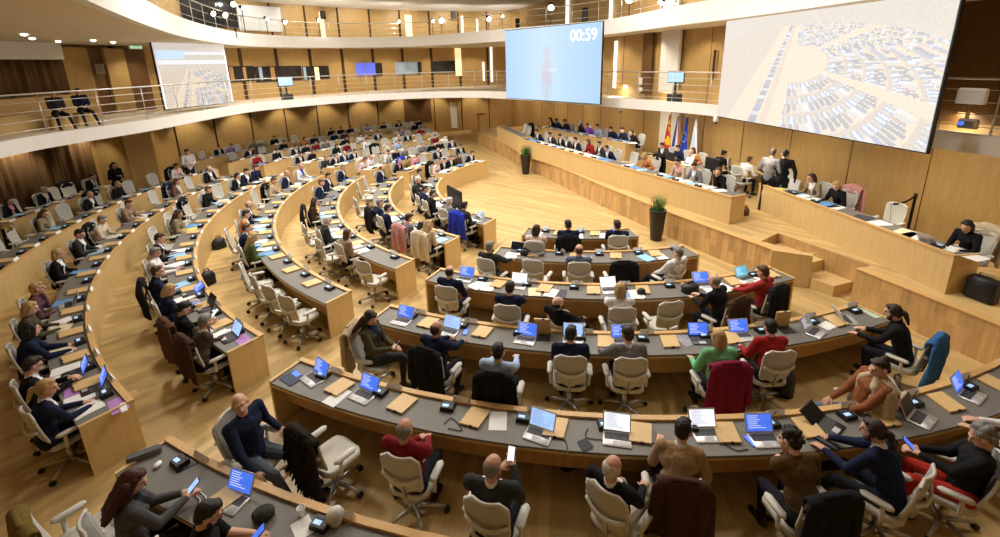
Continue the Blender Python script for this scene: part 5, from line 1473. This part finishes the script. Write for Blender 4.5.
for k, L_ in stage.items():
    L_.sort(key=lambda s: s['t'])
    if k != 'E':
        for _ in range(40):
            for p_, q_ in zip(L_, L_[1:]):
                d_ = .56-(q_['t']-p_['t'])
                if d_ > 0: p_['t'] -= d_/2; q_['t'] += d_/2
    for i, s in enumerate(L_):
        ln = LN.get(k)
        if ln and s['kind'] == 'p' and k != 'E': s['n'] = max(s['n'], deskn(ln, s['t'])+.74)
        loc = ST(s['n'], s['t'], s['base']); wh = '%s, %s seat from its %s end' % (DN[k], ordn(i+1), 'near')
        chair(loc, s['face'], '%s pale grey swivel chair, %s' % ('occupied' if s['kind'] == 'p' else 'empty', wh), 'swivel chairs on the stage', k == 'R' or s['x'] in (677., 694., 718.), .92)
        ck = SCOAT.get(int(s['x']))
        if ck: put_coat(loc, s['face'], ck, '%s over chair, %s' % (COATN[ck], wh), 's%d' % s['x'])
        if s['kind'] == 'p':
            t = s['T']; person(s['B'], loc, s['face'], plabel(t[5], t[3], t[4], wh), t[5], t[3], t[4], t[6], skin=(0, 2, 0, 1)[i % 4], hvox=s['hv'], group='people on the stage', size=s['B'].get('sz', .95))
            if k != 'E':
                rr = random.Random('sp%d' % s['x'])
                for j in range(2 if k != 'A' else 3):
                    ci = rr.choice([0, 0, 0, 3, 2, 1]); tt = s['t']+(-.26, .04, .30)[j]+rr.uniform(-.05, .05); nn_ = deskn(LN[k], tt)+.30
                    papers(ST(nn_, tt, s['base']+WT+.002*j), math.radians(110)+rr.uniform(-.5, .5), '%s %s, %s' % (PAPERN[ci], ('folder' if 2 <= ci <= 5 else 'paper sheets')+(' near', ' front', ' far')[j]+'-placed', wh), PAPERC[ci], (.24, .31), 2 if ci < 2 else 1, 'papers on the stage desks', 'folder' if 2 <= ci <= 5 else 'paper_sheets')
                console(ST(deskn(LN[k], s['t']+.2)+.15, s['t']+.2, s['base']+WT), math.radians(110), 'black microphone console, %s' % wh, 'microphone consoles', False)
# loose things along the stage desk beside the steps
for t_, ci, sz, nm in ((8.2, 2, (.3, .4), 'blue folder at the far end'), (7.95, 5, (.25, .3), 'yellow folder near the far end'), (7.6, 6, (.3, .4), 'dark folder near the far end'), (7.25, 0, (.25, .32), 'white paper stack past the dark folder'), (6.55, 2, (.25, .3), 'blue folder between the two seated people'), (5.75, 6, (.3, .35), 'dark folder beside the empty chair'), (5.4, 0, (.25, .35), 'white sheets beside the empty chair'), (4.9, 1, (.3, .45), 'cream papers left of the laptop'), (4.72, 0, (.3, .4), 'crumpled white papers beside the laptop')):
    papers(ST(deskn(LN['R'], t_)+.28, t_, ZS+WT), math.radians(105)+rnd.uniform(-.3, .3), nm+' of the stage desk beside the steps', PAPERC[ci], sz, 2, 'papers on the stage desks')
laptop(ST(deskn(LN['R'], 4.42)+.27, 4.42, ZS+WT), math.radians(102), 'grey', 'grey laptop before the person with black hair at the stage desk end', 'silver', 24)
laptop(ST(10.32, 11.75, ZS+WT), math.radians(110), 'dark', 'large dark monitor laptop on the desk before the flags', 'dark', 10, 1.5)
laptop(ST(10.3, 11.2, ZS+WT), math.radians(290), 'sky', 'laptop with pale blue screen on the desk before the flags', 'silver', 16)
# dark monitors behind the long stage desk
e = empty('monitor', ST(9.9, 9.75, ZS)); R = Matrix.Rotation(math.radians(20), 3, 'Z')
MB().rbox((0, 0, 1.0), (.05, .52, .34), .02, R).obj('casing', m_black, e); MB().box((0, 0, .42), (.06, .06, .84), R).obj('stand', m_black, e); MB().rbox((0, 0, .012), (.35, .45, .024), .02, R).obj('foot', m_black, e); tag(e, 'black monitor on a stand beside the desk before the flags', 'monitor')
# table behind the two people at the stage wall
e = empty('side_table', ST(11.45, 9.75, ZS)); MB().rbox((0, 0, .70), (.55, 1.5, .03), .02, R).obj('tabletop', m_desk, e)
for a_, b_ in ((-.22, -.65), (-.22, .65), (.22, -.65), (.22, .65)):
    q = R@Vector((a_, b_, .345)); MB().box(tuple(q), (.04, .04, .69), R).obj('leg', m_metal, e)
tag(e, 'side table at the stage wall before the two seated people', 'table')
# flags
FL = [(660, (.80, .55, .03), (.62, .05, .03), 'yellow and red regional flag'), (666, (.03, .05, .30), (.75, .74, .72), 'blue white red striped flag'), (677.5, (.02, .05, .42), (.02, .05, .42), 'blue flag with small gold stars'), (684.5, (.68, .72, .78), (.45, .60, .76), 'pale white and blue flag')]
m_red = mat('flag_red', (.60, .03, .03), .85); m_gold = mat('flag_gold', (.80, .60, .05), .7)
for k, (x, c1, c2, lab) in enumerate(FL):
    P = ST(11.35, 13.25-.42*k, ZS); e = empty('flag', P); e.scale = (1, 1, .82)
    MB().tube([(0, 0, 0.02), (0, 0, 2.45)], .016, 8).obj('pole', m_metal, e, True); MB().lathe([(.16, 0), (.16, .03), (.03, .06)], n=14).obj('base', m_metal, e, True); MB().cap((0, 0, 2.45), (0, 0, 2.56), .022, .006).obj('finial', m_gold, e, True)
    mA = mat('flag_%d_a' % k, c1, .85); mB = mat('flag_%d_b' % k, c2, .85); b = MB()
    def fn(u, v, k=k):
        s = v; wd = .03+.19*s; a_ = (u-.5)*2
        return np.array([-.05-.04*math.sin(u*14+k)*s-.03*s, a_*wd, 2.36-1.6*s-.12*abs(a_)*s])
    b.sheet(fn, 24, 16, .012); me = b.mesh('flag_cloth', [mA, mB, m_red])
    for pl in me.polygons:
        yy_ = pl.center.y/(.03+.19*min(1, max(0, (2.40-pl.center.z)/1.7)))
        if k == 0: pl.material_index = 2 if (math.sin(pl.center.z*9)+yy_*1.3) > .35 else (1 if math.sin(pl.center.z*14) > .85 else 0)
        elif k == 1: pl.material_index = 0 if yy_ > .30 else (1 if yy_ > -.42 else 2)
        elif k == 3: pl.material_index = 1 if abs(yy_) < .45 and 1.2 < pl.center.z < 1.9 else 0
    me.polygons.foreach_set('use_smooth', [True]*len(me.polygons)); c_ = link('flag_cloth', me, e); c_.rotation_euler = (0, 0, math.radians(20))
    if k == 2:
        sb_ = MB()
        for q in range(12): a_ = 2*PI*q/12; sb_.box((-.125, .12*math.cos(a_), 1.55+.20*math.sin(a_)), (.01, .03, .03))
        s_ = sb_.obj('stars', m_gold, e); s_.rotation_euler = (0, 0, math.radians(20))
    tag(e, lab+' hanging from its pole behind the stage desks', 'flag')
# plants in tall black pots
m_leaf = mat('grass_leaf', (.075, .20, .035), .6, noise=12, amt=.35); m_pot = mat('dark_pot', (.018, .014, .012), .35)
for (n_, t_, lab, big) in ((7.62, 9.12, 'tall black pot with green grass plant at stage front, nearer one', 1.), (7.42, 17.2, 'tall black pot with green grass plant at stage front, farther one', 1.)):
    P = ST(n_, t_, 0); e = empty('potted_plant', P); 
    p_ = MB(); p_.lathe([(.14, 0), (.145, .01), (.215, .80), (.215, .83), (.195, .83), (.19, .78)], n=4 if False else 20); p_.obj('pot', m_pot, e, True); MB().lathe([(0, .76), (.188, .76), (.188, .775), (0, .78)], n=16).obj('soil', m_dk, e)
    b = MB(); r = random.Random(int(t_*10))
    for _ in range(170):
        a_ = r.uniform(0, 2*PI); rd = r.uniform(0, .15); h = r.uniform(.25, .52); o_ = r.uniform(.03, .17); d = V3(math.cos(a_), math.sin(a_), 0); s0 = d*rd+V3(0, 0, .77)
        b.tube([s0, s0+d*o_*.3+V3(0, 0, h*.6), s0+d*o_+V3(0, 0, h)], [.008, .006, .001], 4, flat=.4)
    b.obj('grass_leaves', m_leaf, e); tag(e, lab, 'plant')
# suitcase, stanchion, lectern
e = empty('pilot_case', ST(9.56, 3.60, ZS), math.radians(105)); e.scale = (.86,)*3; MB().rbox((0, 0, .24), (.46, .26, .42), .05).obj('body', m_black, e, 2); MB().tube([(-.1, 0, .45), (-.1, 0, .52), (.1, 0, .52), (.1, 0, .45)], .014, 8).obj('handle', m_alu, e, True)
for sx in (-.17, .17):
    MB().lathe([(.012, -.02), (.03, -.018), (.03, .018), (.012, .02)], (sx, -.08, .03), 10).obj('wheel', m_black, e, True)
MB().box((.0, -.131, .30), (.30, .006, .16)).obj('front_pocket', m_dk, e); tag(e, 'black wheeled pilot case standing on the stage at the desk end', 'suitcase')
P = hit_n(908, 229, 11.3); e = empty('barrier_post', ST(11.3, ntz(P)[1], ZS)); MB().lathe([(.16, 0), (.16, .02), (.03, .04)], n=16).obj('base', m_black, e, True); MB().lathe([(.028, .03), (.028, .95), (.036, .95), (.036, 1.03), (.02, 1.05)], n=12).obj('post', m_black, e, True)
q0 = np.array([0, 0, .99]); q1 = ST(10.55, 5.60)-ST(11.3, ntz(P)[1])+np.array([0, 0, .92]); R_ = MB(); R_.sheet(lambda u, v: q0+(q1-q0)*u+np.array([0, 0, -.025+.05*v-.05*math.sin(u*PI)]), 10, 1, .004); R_.sheet(lambda u, v: q1+np.array([-.05*u, .0, 0])+TV[0]*0+np.array([-.05+.1*u, -.02, -.42*u-.02+.05*v]), 6, 1, .004)
R_.obj('belt', m_black, e); tag(e, 'black barrier post with its belt clipped to the empty stage chair', 'barrier post')
P = ST(8.3, 25.7, ZS); e = empty('lectern', P, math.radians(20)); e.scale = (.85,)*3; MB().box((0, 0, .55), (.42, .60, 1.10), taper=.94).obj('body', m_desk, e); MB().box((0, 0, 1.12), (.50, .66, .04)).obj('top', m_rim, e); MB().tube([(0, .15, 1.14), (-.03, .15, 1.38)], .008, 6).obj('microphone', m_black, e); tag(e, 'pale wooden lectern at the far end of the stage', 'lectern')
# monitors on the lower gallery
def gallery_monitor(x, y, w, label, ppl=LP, nrm=NLo, dn=.3):
    u, _ = proj(np.c_[ppl, np.full(len(ppl), ZLT)]); k = int(np.argmin(np.abs(u-x))); p = ppl[k]+nrm[k]*dn; a_ = math.atan2(nrm[k][1], nrm[k][0])
    e = empty('gallery_monitor', (p[0], p[1], 3.0), a_+PI/2)
    MB().rbox((0, 0, .95), (w, .06, w*.62), .02).obj('casing', m_black, e); MB().box((0, -.032, .95), (w*.92, .004, w*.53)).obj('screen', m_mon, e); MB().box((0, 0, .40), (.06, .06, .8)).obj('stand', m_black, e); MB().rbox((0, 0, .2), (.42, .32, .40), .03).obj('equipment_case', m_dk, e)
    f_ = e; e.rotation_euler = (0, 0, a_+PI/2)
    # turn the screen to the hall
    d = CL-p
    if d@np.array([math.sin(a_+PI/2), -math.cos(a_+PI/2)]) < 0: e.rotation_euler = (0, 0, a_-PI/2)
    tag(e, label, 'monitor')
gallery_monitor(295, 86, .68, 'small blue monitor on a black case behind the far lower gallery railing'); gallery_monitor(665.5, 80, .62, 'small blue monitor on a black case behind the stage side gallery railing')
# loudspeakers and cameras under and on the galleries
for x, y, lab in ((165, 128, 'white dome camera under the lower gallery beside the wooden pier'), (621, 111, 'white camera under the stage gallery right of the blue screen'), (716, 122, 'white camera under the stage gallery beside the large screen')):
    P = ground(x, y, 2.66); e = empty('ceiling_camera', P); MB().lathe([(.05, .0), (.08, .03), (.08, .16), (.06, .19)], n=14).obj('housing', m_white, e, True); MB().ball((0, 0, -.01), .055, 10).obj('lens_dome', m_dk, e, True); tag(e, lab, 'camera')
P = hit_n(972, 96, 10.25); e = empty('loudspeaker', P, math.radians(20)); MB().rbox((0, 0, 0), (.16, .38, .26), .03).obj('cabinet', m_plaster, e); MB().tube([(0, 0, -.13), (.02, 0, -.55)], .03, 8).obj('bracket', m_deskin, e); MB().rbox((-.02, -.05, -.46), (.14, .26, .16), .03).obj('projector_box', m_metal, e); MB().ball((-.09, .02, -.46), (.02, .05, .04), 10).obj('lens', SCR['blue'], e); tag(e, 'beige loudspeaker with a small blue lit projector below it beside the large screen', 'loudspeaker')
for x, y in ((563, 80), (640.5, 80)):
    pass
P = hit_n(640.5, 81, 10.9); e = empty('wall_notice', P, math.radians(20)); MB().rbox((0, 0, 0), (.03, .20, .26), .01).obj('board', m_white, e); MB().box((0, 0, -.30), (.02, .24, .14)).obj('lower_board', m_white, e); tag(e, 'two small white notice boards behind the stage gallery railing', 'notice')
# stage lights on the upper gallery
for j, (x, y, s_) in enumerate(((213, 13.5, 1.), (225, 15, 1.15), (233, 4, 1.2), (243, 8, .8), (267, 19, .8), (285, 22, 1.), (319, 20, 1.), (399, 21, .7), (433, 21, .9), (441.5, 20.5, 1.5), (489, 19, 1.2), (502.5, 16, .7), (551, 7.5, 1.5), (629, 0, 1.4), (661, 2, 1.), (673, 2, 1.))):
    u, _ = proj(np.c_[UPP, np.full(len(UPP), ZUT)]); k = int(np.argmin(np.abs(u-x))); p = UPP[k]+NUp[k]*.35
    o_, d_ = ray(x, y); t_ = np.linalg.norm(p)/np.linalg.norm(d_[:2]); P = o_+d_*t_; e = empty('spotlight', P)
    aim = np.array([2., 13., 1.])-P; aim /= np.linalg.norm(aim); b = MB(); rr_ = .085*s_*1.15
    b.tube([-aim*.26, -aim*.22, -aim*.02, aim*.02], [rr_*.6, rr_*.95, rr_, rr_*1.08], 14); b.obj('housing', m_black, e, True)
    MB().tube([aim*.021, aim*.035], [rr_*.92, rr_*.85], 14).obj('lens', m_lamp, e, True); MB().tube([-aim*.12+np.array([0, 0, -rr_]), np.array([0, 0, 5.74-P[2]])-aim*.12], .018, 6).obj('stand', m_black, e)
    tag(e, '%s spotlight on upper gallery, %s along its railing from the left-hand bend' % ('large lit' if s_ > 1.1 else 'lit', ordn(j+1)), 'spotlight', 'lit spotlights on the upper gallery')
for x, y in ((323, 15), (453.5, 15), (517.5, 24), (585, 15)):
    P = hit_cyl(x, y, 17.2) if x < 500 else hit_n(x, y, 11.3); a_ = math.atan2(P[1]-CL[1], P[0]-CL[0]); e = empty('upper_wall_speaker', P, a_)
    MB().rbox((0, 0, 0), (.22, .26, .62 if x > 500 else .42), .03).obj('cabinet', m_black, e, 2); MB().box((-.112, 0, .02), (.005, .2, .3)).obj('grille', m_dk, e); MB().box((.13, 0, 0), (.2, .06, .06)).obj('bracket', m_metal, e)
    tag(e, 'black loudspeaker on the upper wall, %s' % {323: 'beside the warm lit recess', 453.5: 'over the far end of the lower gallery', 517.5: 'over the corner of the blue screen', 585: 'over the middle of the blue screen'}[x], 'loudspeaker')

# ------------------------------------------------------------------ small things near the camera
def desk_item(row, x, y): 
    return ground(x, y, WT)
phone(Vector(at(296, 374, WT+.006)), Matrix.Rotation(.9, 3, 'Z'), 'blue')['label'] = 'phone on a dark case at the aisle end of fifth near-block row'
bpy.data.objects[-1] if False else None
for o_ in list(COL.objects):
    if o_.name.startswith('phone') and o_.parent is None and 'category' not in o_: o_['category'] = 'phone'
papers(at(293, 378, WT), .9, 'dark blue case under the phone at the aisle end of fifth near-block row', mat('case_navy', (.02, .03, .08), .6), (.20, .26), 3, None, 'tablet_case', 'case')
papers(at(337, 397, WT), 2.65, 'printed white sheet between the first two laptops of fifth near-block row', PAPERC[0], (.2, .30))
papers(at(498, 421, WT), 3.1, 'white sheet left of the sky blue laptop on fifth near-block row', PAPERC[0], (.2, .28))
papers(at(585, 446, WT), 3.4, 'small dark mouse pad on fifth near-block row', mat('pad_grey', (.05, .05, .06), .8), (.12, .13), 2, None, 'mouse_pad', 'mouse pad')
o_ = MB().rbox((0, 0, .012), (.42, .09, .024), .02).obj('soft_case', m_black, None, 2); o_.location = at(817, 437, WT); o_.rotation_euler = (0, 0, 2.1); tag(o_, 'long black case lying beside the ponytailed person on fifth row', 'case')
o_ = phone(Vector(at(751, 441, WT+.006)), Matrix.Rotation(3.4, 3, 'Z'), 'blue'); tag(o_, 'phone lying left of the blue laptop on fifth near-block row', 'phone')
o_ = phone(Vector(at(465.5, 332, WT+.006)), Matrix.Rotation(3.0, 3, 'Z'), 'blue'); tag(o_, 'phone lying on the fourth near-block row beside the navy jacket person', 'phone')
for pts, lab in (([(444, 424), (452, 418), (462, 430), (448, 428)], 'black cable coil on fifth near-block row beside the red sweater person'), ([(556, 432), (566, 442), (568, 455)], 'black cable beside the sky blue laptop on fifth near-block row'), ([(588, 428), (586, 437), (604, 440)], 'black cable left of the white screen laptop on fifth row'), ([(640, 440), (655, 443), (656, 433)], 'black cable right of the white screen laptop on fifth row'), ([(720, 440), (735, 450), (748, 449)], 'black cable right of the laptop before the tan sweater person'), ([(190, 492), (200, 500), (195, 512), (206, 498), (190, 486)], 'white cable coil on sixth near-block row')):
    cable([at(x, y, WT+.008) for x, y in pts], lab, .005, m_white if lab.startswith('white') else None)
o_ = bag(at(264, 517, WT), .3, .20, .16, .10, mat('wool_dark', (.03, .035, .03), .9, noise=30, amt=.5), 'bundle of dark yarn and cables on the sixth near-block desk', 'yarn_bag', False)
cup(at(302, 515, WT), 'white paper cup on sixth near-block row'); bag(at(336, 522, WT), .6, .16, .14, .16, mat('patterned_bag', (.62, .60, .56), .9, noise=14, amt=.45), 'white patterned cloth bag beside the console on the sixth row', 'cloth_bag', False)
papers(at(303, 528, WT), .7, 'white sheet before the console on sixth near-block row', PAPERC[0], (.16, .2)); o_ = MB().rbox((0, 0, .03), (.30, .10, .06), .02).obj('pencil_case', mat('case_grey', (.10, .10, .11), .8, amt=.2), None, 2); o_.location = at(145, 456, WT); o_.rotation_euler = (0, 0, .55); tag(o_, 'grey fabric case at the aisle end of sixth near-block row', 'case')
o_ = MB().ball((0, 0, .02), (.035, .05, .02), 10).obj('computer_mouse', m_white, None, True); o_.location = at(158, 466, WT); tag(o_, 'blue and white mouse on the sixth near-block desk', 'mouse'); 
o_ = MB().rbox((0, 0, .004), (.20, .24, .008), .02).obj('tablet', m_black, None, 2); o_.location = at(186, 461, WT); o_.rotation_euler = (0, 0, .75); tag(o_, 'black tablet under the console on the sixth near-block desk', 'tablet')
m_shine = mat('black_nylon', (.014, .014, .016), .5, noise=20, amt=.3)
bag(at(570, 446+16, 0), .5, .34, .26, .32, m_shine, 'dark bag on the floor under fifth near-block desk', 'floor_bag')
bag(at(690, 291, WT), .3, .34, .24, .16, m_shine, 'black bag lying on third near-block desk', 'shoulder_bag'); bag(at(641, 294, WT), .3, .16, .12, .11, m_shine, 'small black pouch on third near-block desk beside the white top person', 'pouch', False); bag(at(526, 254.5, WT), .1, .26, .18, .14, m_shine, 'black bag beside the dark laptop on second near-block desk', 'shoulder_bag')
bag(at(640, 512+6, 0), 1.2, .36, .30, .40, m_shine, 'black bag on the floor beside the leaning person at fifth row', 'floor_bag')
bag(at(783, 392, 0), 1.2, .32, .26, .40, m_shine, 'black bag under the chair of the red top person at fourth row', 'floor_bag')
bag(at(597, 279, 0), .2, .30, .22, .34, mat('red_bag', (.30, .01, .02), .6), 'dark red bag on the floor between second and third near-block rows', 'floor_bag'); bag(at(640, 275, 0), .2, .30, .24, .34, mat('grey_bag', (.15, .15, .16), .7), 'grey bag on the floor behind the second near-block row', 'floor_bag')
bag(at(220, 248, 0), 1., .36, .26, .30, m_shine, 'black backpack leaning on the front of the fifth left-block desk', 'backpack'); bag(at(209, 284, 0), 1.2, .34, .24, .32, m_shine, 'black backpack lower down at the front of the fifth left-block desk', 'backpack')
bag(at(473, 239, 0), .4, .30, .26, .36, m_shine, 'black bag under the aisle end of first left-block desk', 'floor_bag'); bag(at(745, 215, ZS), .4, .22, .18, .22, mat('brown_bag', (.12, .05, .02), .6), 'small brown bag on the stage floor at the end of the long desk', 'floor_bag')
for x, y, lab in ((73, 393, 'purple folder before the glasses wearing person on sixth left-block row'), (118, 405, 'purple folder at the near end of the sixth left-block desk'), (243, 340, 'purple folder at the near end of the fifth left-block desk')):
    papers(at(x, y, WT), .75 if x < 100 else .85, lab, PAPERC[4], (.17, .34), 1, None, 'folder', 'folder')
papers(at(123, 408, WT+.004), .9, 'white glasses case on the purple folder of the sixth left-block desk', PAPERC[0], (.06, .18), 3, None, 'glasses_case', 'case')
b = MB(); b.tube([at(475, 213, .69), at(463, 199, 1.22)+np.array([0, 0, 0])], .02, 6)
o_ = at(455, 206, .69); e = empty('desk_monitor', o_, math.radians(200-PI/2*0)); 
MB().rbox((0, 0, .27), (.05, .95, .50), .02, Matrix.Rotation(math.radians(10), 3, 'Z')).obj('casing', m_black, e); MB().box((0, 0, .02), (.2, .3, .03)).obj('foot', m_black, e); tag(e, 'black flat monitor standing on the rim of first left-block desk', 'monitor')
bag(at(765.5, 449, WT), .2, .10, .08, .08, mat('orange_box', (.7, .1, .03), .6), 'small orange pouch on fifth desk', 'pouch', False) if False else None
for k, (x, y) in enumerate(((899, 410), (907, 407))):
    o_ = MB().ball((0, 0, .033), .036, 12).obj('tomato', mat('tomato_red', (.62, .045, .02), .35), None, True); o_.location = at(x, y, WT); tag(o_, 'red tomato on fifth near-block desk beside the ponytailed person, %s' % ('nearer the aisle' if k == 0 else 'nearer the stage'), 'tomato')
# items on the right part of the fourth desk
papers(at(827, 326, WT), .4, 'crumpled white paper between the two laptops at fourth row stage end', PAPERC[0], (.22, .16), 2); papers(at(868, 312, WT), .2, 'pale green leaflet at the stage end of fourth near-block desk', mat('leaflet', (.5, .62, .5), .7), (.13, .34), 1); papers(at(733, 342, WT), 3.3, 'dark blue notebook before the green sweater person at fourth row', PAPERC[6], (.16, .2), 3); papers(at(685, 340, WT), 3.5, 'grey magazine left of the green sweater person at fourth row', mat('magazine', (.3, .3, .34), .6, amt=.3, noise=20), (.22, .3), 2)
# ------------------------------------------------------------------ light
def area(name, loc, size, power, col=(1, .86, .68), target=None, sy=None):
    l = bpy.data.lights.new(name, 'AREA'); l.shape = 'DISK' if sy is None else 'RECTANGLE'; l.size = size; l.energy = power; l.color = col
    if sy: l.size_y = sy
    o = bpy.data.objects.new(name, l); COL.objects.link(o); o.location = loc
    d = Vector(target)-Vector(loc) if target is not None else Vector((0, 0, -1)); o.rotation_euler = d.to_track_quat('-Z', 'Y').to_euler(); return o
def spotl(name, loc, target, power, ang=50, col=(1, .86, .66), r=.15, blend=.6):
    l = bpy.data.lights.new(name, 'SPOT'); l.energy = power; l.spot_size = math.radians(ang); l.spot_blend = blend; l.color = col; l.shadow_soft_size = r
    o = bpy.data.objects.new(name, l); COL.objects.link(o); o.location = loc; o.rotation_euler = (Vector(target)-Vector(loc)).to_track_quat('-Z', 'Y').to_euler(); return o
WARM = (1., .86, .66); NEU = (1., .945, .87)
for k, (x, y, p, s) in enumerate(((2.0, 14.5, 235, 2.2), (3.2, 10.0, 235, 1.6), (-1.5, 18.5, 280, 2.0), (-3.5, 12, 360, 1.6), (1.2, 9.2, 200, 1.2), (6.0, 6.6, 115, 1.0), (-6, 17, 330, 1.8), (4.6, 17, 120, 2.0), (-7.0, 10, 390, 1.2), (-8, 20, 260, 1.6), (-2.5, 4.5, 25, 1.0))):
    area('ceiling_fill_%d' % k, (x, y, CEIL-.06), s, p, NEU)  # unseen fill discs, added and balanced to brighten floor, desks and stage
# spot lights of the upper gallery and stage lighting
for k, (p, t, e) in enumerate((((-9, 20, 7), (3, 12, 0), 540), ((-3, 25, 7), (4, 11, 0), 560), ((3, 20, 7), (2, 10, 0), 300), ((5.0, 13, 7.3), (3, 15, 0), 250), ((-7, 21.5, 7.2), (.6, 6.0, 0), 560), ((-4.5, 24.5, 7.2), (4.2, 6.8, 0), 420))):
    spotl('gallery_spot_%d' % k, p, t, e, 48 if k < 4 else 38, NEU, .15 if k < 4 else .09)
# lamps under the lower gallery, then added fill for walls and ceiling
for a_ in np.arange(104, 222, 8.0):
    p = pol(CL, 16.7, math.radians(a_), 2.80); q = pol(CL, 17.5, math.radians(a_), .8); spotl('soffit_lamp', p, q, 85 if a_ < 175 else 95, 95, WARM, .05)
for t_ in np.arange(2.5, 29, 2.9): area('stage_wall_fill', tuple(ST(10.9, t_, 2.80)), .25, 34, WARM, tuple(ST(12.0, t_, 1.0)), 2.6)  # unseen strips added to light the stage wall evenly
for a_ in np.arange(104, 215, 9.): p = pol(CL, 16.0 if a_ < 200 else 15.5, math.radians(a_), 5.45); spotl('gallery_wall_wash', p, pol(CL, 16.8, math.radians(a_), 3.2), 110 if a_ < 168 else 9, 110, WARM, .05)
for t_ in np.arange(10, 24, 2.4): spotl('gallery_wall_wash', ST(11.0, t_, 5.45), ST(11.7, t_, 3.4), 60, 110, WARM, .05)  # unseen spots added to brighten the stage-side gallery wall
for a_ in np.arange(98, 180, 10.): p = pol(CL, 15.7, math.radians(a_), 7.65); spotl('upper_lamp', p, pol(CL, 17.4, math.radians(a_), 6.0), 120, 120, NEU, .05)
for a_ in np.arange(98, 200, 13.): p = pol(CL, 14.6, math.radians(a_), 6.2); spotl('upper_ceiling_fill', p, pol(CL, 15.5, math.radians(a_), 7.7), 70, 150, NEU, .1)  # upward spots without fixtures, added to lift the dim ceiling
W_ = bpy.data.worlds.new('world'); W_.use_nodes = True; W_.node_tree.nodes['Background'].inputs[0].default_value = (.9, .75, .55, 1); W_.node_tree.nodes['Background'].inputs[1].default_value = .02; SC.world = W_
SC.view_settings.view_transform = 'Standard'; SC.view_settings.look = 'None'; SC.view_settings.gamma = 1; SC.view_settings.exposure = 0.0; SC.view_settings.use_curve_mapping = False
SC.cycles.use_denoising = True; SC.cycles.max_bounces = 6; SC.cycles.diffuse_bounces = 3; SC.cycles.glossy_bounces = 2; SC.cycles.transmission_bounces = 2
try: SC.cycles.denoiser = 'OPENIMAGEDENOISE'
except Exception: pass
SC.cycles.sample_clamp_indirect = 4
